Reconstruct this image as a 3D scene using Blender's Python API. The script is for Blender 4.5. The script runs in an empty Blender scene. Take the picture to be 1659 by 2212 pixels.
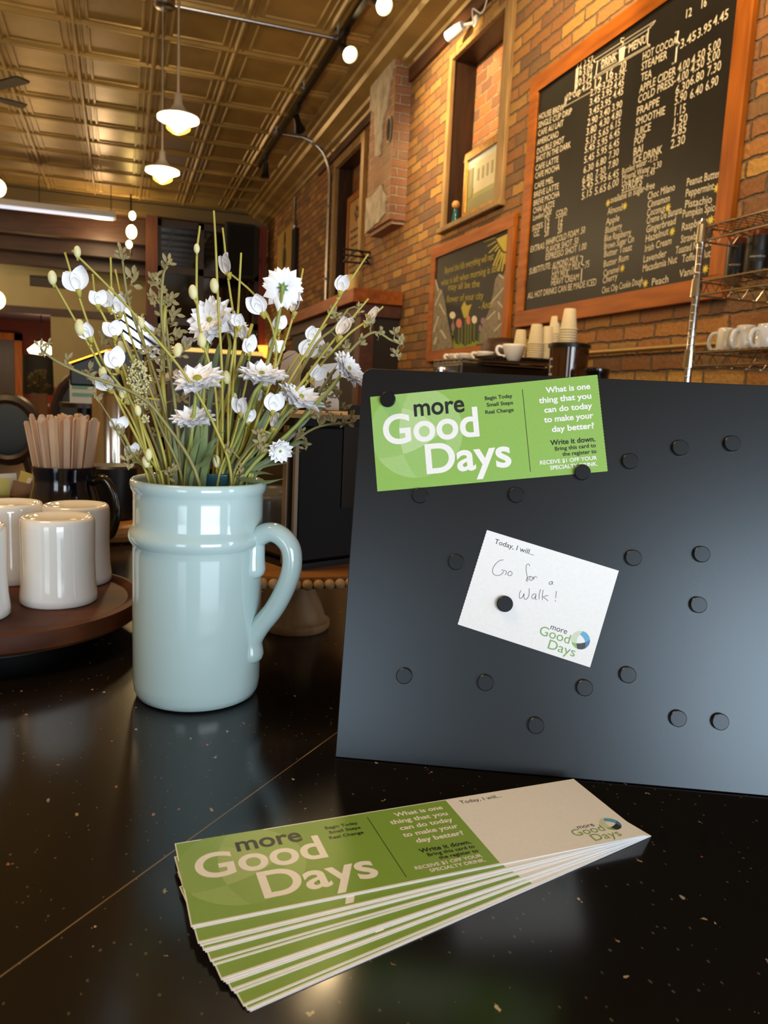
import bpy, bmesh, math, random
from mathutils import Vector, Matrix
random.seed(7)
sc = bpy.context.scene
COL = sc.collection
PI = math.pi

# ------------------------------------------------------------------ camera
CZ, CT = 1.3195, 1.06                       # eye height, counter top height
W_, H_, FPX = 1659.0, 2212.0, 1658.0
yaw, pitch, roll = math.radians(19.169), math.radians(8.434), math.radians(2.638)
fwd = Vector((math.sin(yaw)*math.cos(pitch), math.cos(yaw)*math.cos(pitch), -math.sin(pitch)))
rt0 = Vector((math.cos(yaw), -math.sin(yaw), 0)); up0 = rt0.cross(fwd)
RT = math.cos(roll)*rt0 + math.sin(roll)*up0
UP = -math.sin(roll)*rt0 + math.cos(roll)*up0
EYE = Vector((0, 0, CZ))
cam = bpy.data.cameras.new('camera')
cam.sensor_fit = 'VERTICAL'; cam.sensor_height = 34.6; cam.lens = 34.6*FPX/H_
cam.clip_start = .02
cam.dof.use_dof = True; cam.dof.focus_distance = .585; cam.dof.aperture_fstop = cam.lens/1.55
camo = bpy.data.objects.new('camera', cam); COL.objects.link(camo)
camo.matrix_world = Matrix(((RT.x, UP.x, -fwd.x, 0), (RT.y, UP.y, -fwd.y, 0), (RT.z, UP.z, -fwd.z, CZ), (0, 0, 0, 1)))
sc.camera = camo
sc.view_settings.view_transform = 'Standard'; sc.view_settings.look = 'None'
sc.view_settings.gamma = 1; sc.view_settings.use_curve_mapping = False
sc.view_settings.exposure = 0.0
try:
    sc.cycles.use_denoising = True; sc.cycles.max_bounces = 7; sc.cycles.diffuse_bounces = 4
    sc.cycles.glossy_bounces = 4; sc.cycles.sample_clamp_indirect = 6; sc.cycles.caustics_reflective = False
    sc.cycles.caustics_refractive = False
except Exception: pass

# a point of the photograph read off as a direction, then met with a real plane of the room
def ray(px, py): return (px-W_/2)/FPX*RT - (py-H_/2)/FPX*UP + fwd
def on_x(px, py, X): d = ray(px, py); return EYE + d*(X/d.x)
def on_y(px, py, Y): d = ray(px, py); return EYE + d*(Y/d.y)
def on_z(px, py, Z): d = ray(px, py); return EYE + d*((Z-CZ)/d.z)
def on_p(px, py, p, n): d = ray(px, py); return EYE + d*((p-EYE).dot(n)/d.dot(n))

XW, ZC, YB = 2.15, CZ+2.69, 12.3            # brick wall, tin ceiling, far end of the front room

# ------------------------------------------------------------------ world and lights
w = bpy.data.worlds.new('world'); sc.world = w; w.use_nodes = True
bg = w.node_tree.nodes['Background']; bg.inputs[0].default_value = (.75, .87, 1, 1); bg.inputs[1].default_value = .25

def light(name, kind, loc, power, col, target=None, size=.1, size_y=None, spot=60, blend=.5):
    l = bpy.data.lights.new(name, kind); l.energy = power; l.color = col
    if kind == 'AREA':
        l.size = size
        if size_y: l.shape = 'RECTANGLE'; l.size_y = size_y
    else: l.shadow_soft_size = size
    if kind == 'SPOT': l.spot_size = math.radians(spot); l.spot_blend = blend
    o = bpy.data.objects.new(name, l); COL.objects.link(o); o.location = loc
    if target is not None:
        o.rotation_euler = (Vector(target)-Vector(loc)).to_track_quat('-Z', 'Y').to_euler()
    return o
DAY = (.80, .91, 1.0); WARM = (1.0, .71, .37)
YF = -2.6                                    # shop front behind the viewer
light('daylight_window_front', 'AREA', (.95, YF+.06, 1.26), 108, DAY, (.95, 3, 1.26), 2.0, 1.5)
light('daylight_window_front', 'AREA', (-2.1, YF+.06, 1.26), 30, DAY, (-2.1, 3, 1.26), 1.2, 1.5)
light('daylight_window_side', 'AREA', (XW-.04, -1.15, 1.6), 16, DAY, (-3, -1.15, 1.6), .5, 1.4)
def SPOTL(y, ty, tz, power, spot=75, x=1.34):
    light('track_spot_light', 'SPOT', (x, y, ZC-.34), power, WARM, (XW, ty, tz), .035, None, spot, .7)
SPOTL(1.9, 2.7, 2.6, 130, 90); SPOTL(3.1, 3.7, 3.1, 120, 80); SPOTL(4.9, 5.2, 3.3, 190, 80)
SPOTL(7.6, 6.6, 3.0, 45, 80)
light('unseen_warm_light', 'POINT', (-.9, .9, 3.3), 100, (1, .70, .36), None, .38)
light('unseen_warm_light', 'POINT', (.75, 2.7, 3.0), 42, (1, .72, .38), None, .12)  # added out of view to brighten the cove and wall; no fitting there
light('back_room_fill', 'POINT', (-3.5, 13.4, 2.6), 150, (1, .80, .50), None, .12)  # unseen light added to brighten the ochre back wall
light('unseen_warm_light', 'POINT', (-2.2, 5.0, 3.2), 60, (1, .70, .38), None, .12)
light('unseen_warm_light', 'POINT', (-2.4, 9.0, 3.2), 60, (1, .66, .34), None, .12)

# ------------------------------------------------------------------ materials
def lin(h):
    h = h.lstrip('#'); v = [int(h[i:i+2], 16)/255 for i in (0, 2, 4)]
    return tuple(c/12.92 if c <= .04045 else ((c+.055)/1.055)**2.4 for c in v)
MATS = {}
def mat(name, col, rough=.5, metal=0.0, noise=None, bump=None, coat=0, emit=None, trans=0, stretch=None, col2=None, sheen=0, ior=1.5, alpha=1, spec=.5, tint=None):
    if name in MATS: return MATS[name]
    m = bpy.data.materials.new(name); m.use_nodes = True; nt = m.node_tree; N = nt.nodes; L = nt.links
    b = N['Principled BSDF']
    if isinstance(col, str): col = lin(col)
    b.inputs['Base Color'].default_value = (*col, 1); b.inputs['Roughness'].default_value = rough
    b.inputs['Metallic'].default_value = metal; b.inputs['IOR'].default_value = ior
    b.inputs['Coat Weight'].default_value = coat; b.inputs['Coat Roughness'].default_value = .05
    b.inputs['Transmission Weight'].default_value = trans; b.inputs['Alpha'].default_value = alpha
    b.inputs['Specular IOR Level'].default_value = spec
    if tint: b.inputs['Specular Tint'].default_value = (*tint, 1)
    if sheen: b.inputs['Sheen Weight'].default_value = sheen
    if emit:
        b.inputs['Emission Color'].default_value = (*emit[0], 1); b.inputs['Emission Strength'].default_value = emit[1]
    if noise or bump:
        tc = N.new('ShaderNodeTexCoord'); mp = N.new('ShaderNodeMapping'); L.new(tc.outputs['Object'], mp.inputs[0])
        if stretch: mp.inputs['Scale'].default_value = stretch
    if noise:
        n = N.new('ShaderNodeTexNoise'); n.inputs['Scale'].default_value = noise[0]; n.inputs['Detail'].default_value = 5
        L.new(mp.outputs[0], n.inputs['Vector'])
        r = N.new('ShaderNodeValToRGB'); L.new(n.outputs[0], r.inputs[0])
        c2 = (lin(col2) if isinstance(col2, str) else col2) if col2 else tuple(max(0, c*(1-noise[1])) for c in col)
        c1 = col if col2 else tuple(min(1, c*(1+noise[1])) for c in col)
        r.color_ramp.elements[0].position = .32; r.color_ramp.elements[1].position = .68
        r.color_ramp.elements[0].color = (*c2, 1); r.color_ramp.elements[1].color = (*c1, 1)
        L.new(r.outputs[0], b.inputs['Base Color'])
    if bump:
        n2 = N.new('ShaderNodeTexNoise'); n2.inputs['Scale'].default_value = bump[0]; n2.inputs['Detail'].default_value = 4
        L.new(mp.outputs[0], n2.inputs['Vector'])
        bp = N.new('ShaderNodeBump'); bp.inputs['Strength'].default_value = bump[1]; bp.inputs['Distance'].default_value = bump[2] if len(bump) > 2 else .002
        L.new(n2.outputs[0], bp.inputs['Height']); L.new(bp.outputs[0], b.inputs['Normal'])
    MATS[name] = m; return m

class NG:                                    # short-hand for node graphs
    def __init__(s, name):
        s.m = bpy.data.materials.new(name); s.m.use_nodes = True; s.nt = s.m.node_tree; s.b = s.nt.nodes['Principled BSDF']
    def n(s, t, **kw):
        x = s.nt.nodes.new(t)
        for k, v in kw.items(): setattr(x, k, v)
        return x
    def put(s, sock, v):
        if hasattr(v, 'is_output') or hasattr(v, 'links') and not isinstance(v, (int, float)): s.nt.links.new(v, sock)
        else: sock.default_value = v
    def math(s, op, a, b=None, c=None, clamp=False):
        x = s.n('ShaderNodeMath', operation=op, use_clamp=clamp)
        for i, v in enumerate((a, b, c)):
            if v is not None: s.put(x.inputs[i], v)
        return x.outputs[0]
    def mix(s, f, a, b):
        x = s.n('ShaderNodeMix', data_type='RGBA'); s.put(x.inputs[0], f)
        s.put(x.inputs[6], a if not isinstance(a, tuple) else (*a[:3], 1)); s.put(x.inputs[7], b if not isinstance(b, tuple) else (*b[:3], 1))
        return x.outputs[2]
    def noise(s, vec, scale, detail=3, out=0):
        x = s.n('ShaderNodeTexNoise'); x.inputs['Scale'].default_value = scale; x.inputs['Detail'].default_value = detail
        s.nt.links.new(vec, x.inputs['Vector']); return x.outputs[out]
    def ramp(s, f, stops):
        x = s.n('ShaderNodeValToRGB'); s.nt.links.new(f, x.inputs[0]); e = x.color_ramp.elements
        while len(e) < len(stops): e.new(.5)
        for q, (p, c) in zip(e, stops): q.position = p; q.color = (*c[:3], 1)
        return x.outputs[0]
    def obj(s):
        tc = s.n('ShaderNodeTexCoord'); sp = s.n('ShaderNodeSeparateXYZ'); s.nt.links.new(tc.outputs['Object'], sp.inputs[0])
        return tc.outputs['Object'], sp.outputs[0], sp.outputs[1], sp.outputs[2]
    def bump(s, h, strength, dist):
        x = s.n('ShaderNodeBump'); x.inputs['Strength'].default_value = strength; x.inputs['Distance'].default_value = dist
        s.nt.links.new(h, x.inputs['Height']); s.nt.links.new(x.outputs[0], s.b.inputs['Normal'])

def brick_mat(name, cols, mortar, rough_amp=.004, BL=.215, BH=.0675):
    g = NG(name); o, x, y, z = g.obj()
    nz = g.noise(o, 14, 3, 1); sp = g.n('ShaderNodeSeparateXYZ'); g.nt.links.new(nz, sp.inputs[0])
    u = g.math('ADD', g.math('ADD', x, y), g.math('MULTIPLY', g.math('SUBTRACT', sp.outputs[0], .5), .026))
    v = g.math('ADD', z, g.math('MULTIPLY', g.math('SUBTRACT', sp.outputs[1], .5), .017))
    rv = g.math('DIVIDE', v, BH); row = g.math('FLOOR', rv); fv = g.math('SUBTRACT', rv, row)
    sh = g.math('MULTIPLY', g.math('MODULO', g.math('ADD', row, 1000), 2), .5)
    ru = g.math('ADD', g.math('DIVIDE', u, BL), sh); cl = g.math('FLOOR', ru); fu = g.math('SUBTRACT', ru, cl)
    du = g.math('MULTIPLY', g.math('MINIMUM', fu, g.math('SUBTRACT', 1, fu)), BL)
    dv = g.math('MULTIPLY', g.math('MINIMUM', fv, g.math('SUBTRACT', 1, fv)), BH)
    d = g.math('ADD', g.math('MINIMUM', du, dv), g.math('MULTIPLY', g.math('SUBTRACT', g.noise(o, 40, 3), .5), rough_amp*2))
    face = g.n('ShaderNodeMapRange', interpolation_type='SMOOTHSTEP'); g.nt.links.new(d, face.inputs[0])
    face.inputs[1].default_value = .0025; face.inputs[2].default_value = .0085
    wn = g.n('ShaderNodeTexWhiteNoise', noise_dimensions='2D'); cv = g.n('ShaderNodeCombineXYZ')
    g.nt.links.new(cl, cv.inputs[0]); g.nt.links.new(row, cv.inputs[1]); g.nt.links.new(cv.outputs[0], wn.inputs[0])
    k = g.math('ADD', g.math('MULTIPLY', wn.outputs[0], .75), g.math('MULTIPLY', g.noise(o, 1.3, 2), .25))
    bc = g.ramp(k, [(i/(len(cols)-1), c) for i, c in enumerate(cols)])
    bc = g.mix(g.math('MULTIPLY', g.noise(o, 60, 4), .55), bc, (.10, .045, .025))
    mc = g.mix(g.noise(o, 9, 3), mortar, tuple(c*.45 for c in mortar))
    mk = g.math('MULTIPLY', face.outputs[0], 1.0)
    stain = g.n('ShaderNodeMapRange'); g.nt.links.new(g.noise(o, 2.2, 5), stain.inputs[0]); stain.inputs[1].default_value = .55; stain.inputs[2].default_value = .75; stain.inputs[4].default_value = .35
    c = g.mix(stain.outputs[0], g.mix(mk, mc, bc), tuple(q*.8 for q in mortar))
    g.nt.links.new(c, g.b.inputs['Base Color']); g.b.inputs['Roughness'].default_value = .85
    h = g.math('ADD', g.math('MULTIPLY', face.outputs[0], .7), g.math('MULTIPLY', g.noise(o, 55, 5), .5))
    g.bump(h, 1.0, .012); return g.m

def wood_mat(name, c1, c2, axis='y', scale=7, rough=.4, coat=0, spec=.5):
    g = NG(name); o, x, y, z = g.obj()
    mp = g.n('ShaderNodeMapping'); g.nt.links.new(o, mp.inputs[0])
    s = {'x': (.12, 1, 1), 'y': (1, .12, 1), 'z': (1, 1, .12)}[axis]; mp.inputs['Scale'].default_value = s
    n1 = g.noise(mp.outputs[0], scale*4, 6); n2 = g.noise(mp.outputs[0], scale, 2)
    f = g.math('ADD', g.math('MULTIPLY', n1, .6), g.math('MULTIPLY', n2, .4))
    g.nt.links.new(g.ramp(f, [(.3, lin(c1) if isinstance(c1, str) else c1), (.7, lin(c2) if isinstance(c2, str) else c2)]), g.b.inputs['Base Color'])
    g.b.inputs['Specular IOR Level'].default_value = spec; g.b.inputs['Roughness'].default_value = rough; g.b.inputs['Coat Weight'].default_value = coat
    g.bump(n1, .15, .002); return g.m

# ------------------------------------------------------------------ mesh building
class MB:
    def __init__(s): s.v = []; s.f = []; s.m = []; s.cur = 0
    def add(s, vs, fs, mi=None):
        k = len(s.v); s.v += [Vector(v) for v in vs]; s.f += [tuple(i+k for i in f) for f in fs]
        s.m += [s.cur if mi is None else mi]*len(fs); return s
    def box(s, lo, hi, M=None, mi=None):
        a, b = lo, hi
        vs = [Vector((x, y, z)) for z in (a[2], b[2]) for y in (a[1], b[1]) for x in (a[0], b[0])]
        if M is not None: vs = [M @ v for v in vs]
        return s.add(vs, [(0, 2, 3, 1), (4, 5, 7, 6), (0, 1, 5, 4), (2, 6, 7, 3), (0, 4, 6, 2), (1, 3, 7, 5)], mi)
    def quad(s, a, b, c, d, mi=None): return s.add([a, b, c, d], [(0, 1, 2, 3)], mi)
    def tube(s, pts, r, n=8, cap=True, mi=None, flat=1.0, side=None):
        pts = [Vector(p) for p in pts]; m = len(pts); rs = r if isinstance(r, (list, tuple)) else [r]*m
        vs = []; U = None
        for i, p in enumerate(pts):
            t = (pts[min(i+1, m-1)]-pts[max(i-1, 0)]).normalized()
            if U is None:
                a = Vector(side) if side is not None else (Vector((0, 0, 1)) if abs(t.z) < .9 else Vector((1, 0, 0)))
                U = (a - t*a.dot(t)).normalized()
            else: U = (U - t*U.dot(t)).normalized()
            V = t.cross(U)
            for k in range(n):
                a = 2*PI*k/n; vs.append(p + (U*math.cos(a) + V*math.sin(a)*flat)*rs[i])
        fs = [(i*n+k, i*n+(k+1) % n, (i+1)*n+(k+1) % n, (i+1)*n+k) for i in range(m-1) for k in range(n)]
        if cap: fs += [tuple(range(n))[::-1], tuple((m-1)*n+k for k in range(n))]
        return s.add(vs, fs, mi)
    def lathe(s, prof, c, n=40, mi=None, M=None):
        c = Vector(c); vs = []; fs = []; m = len(prof); idx = []
        for (r, z) in prof:
            if r < 1e-7: idx.append([len(vs)]*n); vs.append(Vector((0, 0, z)))
            else:
                idx.append([len(vs)+k for k in range(n)])
                vs += [Vector((r*math.cos(2*PI*k/n), r*math.sin(2*PI*k/n), z)) for k in range(n)]
        for i in range(m-1):
            for k in range(n):
                a, b, d, e = idx[i][k], idx[i][(k+1) % n], idx[i+1][(k+1) % n], idx[i+1][k]
                f = []
                for q in (a, b, d, e):
                    if q not in f: f.append(q)
                if len(f) > 2: fs.append(tuple(f))
        vs = [(M @ v if M is not None else v) + c for v in vs]
        return s.add(vs, fs, mi)
    def prism(s, poly, O, X, Y, t, mi=None):          # polygon in the X,Y plane, thickness t along X x Y
        O, X, Y = Vector(O), Vector(X), Vector(Y); Z = X.cross(Y).normalized(); n = len(poly)
        vs = [O+X*p[0]+Y*p[1] for p in poly] + [O+X*p[0]+Y*p[1]+Z*t for p in poly]
        fs = [tuple(range(n))[::-1], tuple(range(n, 2*n))] + [(i, (i+1) % n, n+(i+1) % n, n+i) for i in range(n)]
        return s.add(vs, fs, mi)
    def ell(s, c, ax, n=10, m=7, mi=None):            # ax: three axis vectors
        c = Vector(c); A = [Vector(a) for a in ax]; vs = []; fs = []
        for i in range(m+1):
            th = PI*i/m
            for k in range(n):
                ph = 2*PI*k/n
                vs.append(c + A[0]*math.sin(th)*math.cos(ph) + A[1]*math.sin(th)*math.sin(ph) + A[2]*math.cos(th))
        fs = [(i*n+k, (i+1)*n+k, (i+1)*n+(k+1) % n, i*n+(k+1) % n) for i in range(m) for k in range(n)]
        return s.add(vs, fs, mi)

ROOT = {}
def mesh_obj(name, mb, mats, Minv=None, smooth=False, bevel=0):
    me = bpy.data.meshes.new(name)
    vs = [Minv @ v for v in mb.v] if Minv is not None else mb.v
    me.from_pydata([tuple(v) for v in vs], [], mb.f)
    for m in (mats if isinstance(mats, (list, tuple)) else [mats]): me.materials.append(m)
    me.polygons.foreach_set('material_index', mb.m)
    bm = bmesh.new(); bm.from_mesh(me); bmesh.ops.remove_doubles(bm, verts=bm.verts, dist=1e-7)
    bmesh.ops.recalc_face_normals(bm, faces=bm.faces); bm.to_mesh(me); bm.free()
    if smooth:
        me.polygons.foreach_set('use_smooth', [True]*len(me.polygons))
        if smooth is not True: me.set_sharp_from_angle(angle=math.radians(smooth))
    me.update()
    o = bpy.data.objects.new(name, me); COL.objects.link(o)
    if bevel:
        b = o.modifiers.new('bevel', 'BEVEL'); b.width = bevel; b.segments = 2; b.limit_method = 'ANGLE'; b.angle_limit = .7
    return o
def tag(o, label, cat, group=None, kind=None):
    if label: o['label'] = label
    if cat: o['category'] = cat
    if group: o['group'] = group
    if kind: o['kind'] = kind
    return o
def thing(name, label, cat, loc=(0, 0, 0), group=None, M=None):
    o = bpy.data.objects.new(name, None); COL.objects.link(o); o.empty_display_size = .05
    M = M if M is not None else Matrix.Translation(Vector(loc)); o.matrix_world = M; ROOT[o.name] = M
    return tag(o, label, cat, group)
def part(name, mb, mats, parent, smooth=False, bevel=0, label=None, local=False, kind=None):
    M = ROOT[parent.name]
    o = mesh_obj(name, mb, mats, None if local else M.inverted(), smooth, bevel)
    o.parent = parent; ROOT[o.name] = M
    if label: o['label'] = label
    if kind: o['kind'] = kind
    return o
def solo(name, mb, mats, label, cat, loc=(0, 0, 0), group=None, smooth=False, bevel=0, M=None, local=False, kind=None):
    M = M if M is not None else Matrix.Translation(Vector(loc))
    o = mesh_obj(name, mb, mats, None if local else M.inverted(), smooth, bevel); o.matrix_world = M; ROOT[o.name] = M
    return tag(o, label, cat, group, kind)
def struct(name, mb, mats, smooth=False, bevel=0):
    o = mesh_obj(name, mb, mats, None, smooth, bevel); o['kind'] = 'structure'; ROOT[o.name] = Matrix.Identity(4); return o
def dup(root, M, label=None, group=None):
    r = root.copy(); COL.objects.link(r); r.matrix_world = M; ROOT[r.name] = M
    if label: r['label'] = label
    if group: r['group'] = group
    for ch in list(root.children):
        c = ch.copy(); COL.objects.link(c); c.parent = r
        for g in list(ch.children):
            d = g.copy(); COL.objects.link(d); d.parent = c
    return r
def catmull(P, n=6):
    P = [Vector(p) for p in P]
    if len(P) < 3: return P
    Q = [P[0]*2-P[1]] + P + [P[-1]*2-P[-2]]; out = []
    for i in range(1, len(Q)-2):
        for k in range(n):
            t = k/n; a, b, c, d = Q[i-1], Q[i], Q[i+1], Q[i+2]
            out.append(.5*((2*b) + (c-a)*t + (2*a-5*b+4*c-d)*t*t + (3*b-a-3*c+d)*t*t*t))
    return out + [P[-1]]
_TX = {}
def glyphs(s, bold=0, res=3, space=1):
    k = (s, bold, res, space)
    if k not in _TX:
        c = bpy.data.curves.new('lettering', 'FONT'); c.body = s; c.offset = bold; c.resolution_u = res; c.fill_mode = 'FRONT'; c.space_character = space
        o = bpy.data.objects.new('lettering', c); me = bpy.data.meshes.new_from_object(o)
        vs = [v.co.copy() for v in me.vertices]; fs = [tuple(p.vertices) for p in me.polygons]
        bpy.data.objects.remove(o); bpy.data.curves.remove(c); bpy.data.meshes.remove(me)
        x0 = min(v.x for v in vs); x1 = max(v.x for v in vs); _TX[k] = (vs, fs, x0, x1)
    return _TX[k]
def write(mb, s, A, B, up, cap, N, lift, bold=0, res=3, mi=None, space=1):
    """letters from baseline point A to baseline point B, capital height cap (font cap height is .69 of size)"""
    vs, fs, x0, x1 = glyphs(s, bold, res, space); A, B = Vector(A), Vector(B); X = (B-A)/(x1-x0); Y = Vector(up)*(cap/.69)
    mb.add([A + X*(v.x-x0) + Y*v.y + Vector(N)*lift for v in vs], fs, mi)
def flatpoly(mb, pts, mi=None):
    mb.add(pts, [tuple(range(len(pts)))], mi)
# ================================================================== the room
GOLD_CEIL = mat('gold_painted_tin', (.33, .22, .074), .34, .3, noise=(3, .18), bump=(30, .06, .002))
OAK = wood_mat('orange_stained_oak', '#743b0b', '#ae6118', 'y', 8, .45, 0, .2)
OAKZ = wood_mat('orange_stained_oak_upright', '#743b0b', '#ae6118', 'z', 8, .45, 0, .2)
OLDTRIM = wood_mat('old_painted_trim', '#6e5230', '#a5834e', 'z', 12, .6)
DARKWOOD = wood_mat('dark_walnut', '#20130b', '#3a2416', 'z', 8, .4)
DARKWOODX = wood_mat('dark_walnut_beam', '#24130a', '#4a2a14', 'x', 8, .45)
BRICK = brick_mat('old_orange_brick', [lin('#6e4a2c'), lin('#ae783a'), lin('#8c5c32'), lin('#c29448'), lin('#6d5038'), lin('#a66e3c'), lin('#ba9a54')], lin('#75604a'), .006)
BRICKR = brick_mat('rough_infill_brick', [lin('#8a4f2c'), lin('#b36a35'), lin('#6d4a35'), lin('#a88055')], lin('#a08a68'), .012, .17, .075)
YELLOW = mat('ochre_plaster', '#a3956a', .8, noise=(2, .08))
DEEPRED = mat('deep_red_plaster', '#5a1a10', .75, noise=(2, .1))
BLACKMETAL = mat('black_metal', '#0c0c0d', .35, .3)
CHROME = mat('chrome', '#c8c8c8', .12, 1, )
GALV = mat('galvanised_steel', '#b4b4b6', .3, 1, noise=(30, .1))
WHITECER = mat('white_ceramic', '#efece6', .08, coat=.6, noise=(6, .02))
SHADEGLOW = mat('lit_glass_shade', '#fff3d0', .3, emit=((1, .82, .45), 14))
BULBGLOW = mat('lit_bulb', '#fff0c0', .3, emit=((1, .78, .35), 40))
CLAY = mat('mortar_plaster', '#aca090', .9, noise=(9, .3), bump=(18, .6, .006))

m = MB().box((-4.3, YF-.1, -.1), (XW+.35, 18, 0)); FLOORM = wood_mat('dark_plank_floor', '#2a1a10', '#4a301d', 'y', 6, .35)
struct('floor', m, FLOORM)
# --- right-hand brick wall with two bricked-up window recesses and one real side window
nA = dict(y0=on_x(1082, 300, XW).y, y1=on_x(978, 200, XW).y, z0=on_x(960, 496, XW).z, z1=on_x(1000, 112, XW).z, d=.17)
nB = dict(y0=on_x(784, 450, XW).y, y1=on_x(728, 450, XW).y, z0=CZ+.92, z1=on_x(757, 338, XW).z, d=.16)
nC = dict(y0=-1.45, y1=-.85, z0=.88, z1=2.32, d=.2)
ys = sorted({YF, nC['y0'], nC['y1'], nA['y0'], nA['y1'], nB['y0'], nB['y1'], YB}); zs = sorted({0, ZC, *[n[k] for n in (nA, nB, nC) for k in ('z0', 'z1')]})
m = MB()
for i in range(len(ys)-1):
    for j in range(len(zs)-1):
        cy, cz = (ys[i]+ys[i+1])/2, (zs[j]+zs[j+1])/2
        if any(n['y0'] < cy < n['y1'] and n['z0'] < cz < n['z1'] for n in (nA, nB, nC)): continue
        m.quad((XW, ys[i], zs[j]), (XW, ys[i], zs[j+1]), (XW, ys[i+1], zs[j+1]), (XW, ys[i+1], zs[j]), 0)
for n in (nA, nB, nC):
    a, b, c, e, X2 = n['y0'], n['y1'], n['z0'], n['z1'], XW+n['d']
    for q in (((a, c), (b, c)), ((b, c), (b, e)), ((b, e), (a, e)), ((a, e), (a, c))):
        (y0, z0), (y1, z1) = q; m.quad((XW, y0, z0), (X2, y0, z0), (X2, y1, z1), (XW, y1, z1), 2)
    if n is not nC: m.quad((X2, a, c), (X2, b, c), (X2, b, e), (X2, a, e), 1)
m.box((XW+.34, YF-.1, 0), (XW+.36, YB, ZC), mi=0)
struct('wall_right', m, [BRICK, BRICKR, DARKWOOD])
# trims of the recesses
def frame_trim(name, n, wl, wr, wt, wb, proud, mats, ledge=0):
    m = MB(); a, b, c, e = n['y0'], n['y1'], n['z0'], n['z1']
    m.box((XW-proud, b-.005, c-wb), (XW+.01, b+wl, e+wt)); m.box((XW-proud, a-wr, c-wb), (XW+.01, a+.005, e+wt))
    m.box((XW-proud, a, e-.005), (XW+.01, b, e+wt)); m.box((XW-proud-ledge, a-wr-.02, c-wb), (XW+.01, b+wl+.02, c+.005))
    return struct(name, m, mats, bevel=.006)
frame_trim('trim_1', nA, .04, .095, .032, .03, .025, OLDTRIM, .02)
frame_trim('trim_2', nB, .06, .09, .07, .04, .04, OLDTRIM)
m = MB(); a, b, c, e = nC['y0'], nC['y1'], nC['z0'], nC['z1']
for q in ((a, a+.05), (b-.05, b), ((a+b)/2-.02, (a+b)/2+.02)): m.box((XW+.1, q[0], c), (XW+.14, q[1], e))
for z in (c, e-.05, (c+e)/2): m.box((XW+.1, a, z), (XW+.14, b, z+.05))
struct('window_1', m, DARKWOOD)
# --- chimney breast stub with plaster patches and a round flue hole
cy0, cy1 = 6.0, 6.62; cx = on_y(849, 300, cy0).x
zt, zb = ZC-.06, CZ+1.40
m = MB()
m.box((cx, cy0, zb), (XW+.05, cy1, zt), mi=0)
m.box((cx+.03, cy0+.02, zb-.03), (XW+.05, cy1-.02, zb), mi=0)
rnd = random.Random(3)
def patch(pts, t=.012):
    poly = []
    for i in range(len(pts)):
        a, b = Vector(pts[i]), Vector(pts[(i+1) % len(pts)])
        for k in range(4): poly.append(tuple(a.lerp(b, k/4)+Vector((rnd.uniform(-.012, .012), rnd.uniform(-.012, .012)))))
    m.prism(poly, (cx, 0, 0), (0, -1, 0), (0, 0, 1), t, 1)
patch([(-cy1, zt-.01), (-cy0-.02, zt-.01), (-cy0-.12, zt-.2), (-cy0-.14, zt-.36), (-cy0-.24, zt-.42), (-cy0-.28, zt-.68), (-cy0-.42, zt-.66), (-cy0-.5, zt-.3), (-cy1, zt-.2)])
patch([(-cy1, zb+.28), (-cy0-.22, zb+.30), (-cy0-.08, zb+.2), (-cy0-.10, zb+.06), (-cy0-.25, zb+.02), (-cy1, zb+.0)])
hc = on_x(840, 280, cx-.013)
m.prism([(.055*math.cos(t*PI/12), .1*math.sin(t*PI/12)) for t in range(24)], (cx-.012, hc.y, hc.z), (0, -1, 0), (0, 0, 1), .003, 1)
m.prism([(.045*math.cos(t*PI/12), .085*math.sin(t*PI/12)) for t in range(24)], (cx-.0155, hc.y, hc.z), (0, -1, 0), (0, 0, 1), .002, 2)
o = struct('trim_3', m, [brick_mat('chimney_brick', [lin('#9a6c50'), lin('#b3805a'), lin('#8a6350')], lin('#c8b8a0'), .007), CLAY, mat('flue_black', '#050505', .9)])
# --- tin ceiling: flat field, ridges between panels, raised frame in each panel, cove down to the wall
m = MB(); X0, X1 = -4.3, 1.86
m.box((X0, YF-.1, ZC), (X1+.4, YB+.05, ZC+.1))
def ridge(m, a, b, wdt, h, axis, flat=.35):
    """long low ridge hanging under the ceiling from a to b"""
    s = Vector((0, 1, 0)) if axis == 'x' else Vector((1, 0, 0)); d = Vector((0, 0, -h)); A, B = Vector(a), Vector(b)
    m.add([A-s*wdt/2, A-s*wdt*flat/2+d, A+s*wdt*flat/2+d, A+s*wdt/2, B-s*wdt/2, B-s*wdt*flat/2+d, B+s*wdt*flat/2+d, B+s*wdt/2],
          [(0, 1, 5, 4), (1, 2, 6, 5), (2, 3, 7, 6), (0, 3, 2, 1), (4, 5, 6, 7)])
P_ = .605; xs = [-.32+P_*i for i in range(-7, 4)]; yy = [6.67+P_*k for k in range(-12, 10)]
for x in xs:
    for dx, wd, h in ((-.052, .022, .012), (0, .05, .024), (.052, .022, .012)): ridge(m, (x+dx, 0, ZC), (x+dx, YB, ZC), wd, h, 'y')
for y in yy:
    ridge(m, (X0, y, ZC), (X1, y, ZC), .055, .022, 'x')
for x in xs[1:]:
    for y in yy[1:]:
        if x+.3 > X1+.2: continue
        a, b, c, d = x+.105, min(x+P_-.105, X1-.05), y+.065, y+P_-.065
        for (p, q, ax) in (((a, c), (b, c), 'x'), ((a, d), (b, d), 'x'), ((a, c), (a, d), 'y'), ((b, c), (b, d), 'y')):
            ridge(m, (*p, ZC), (*q, ZC), .026, .011, ax, .5)
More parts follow.
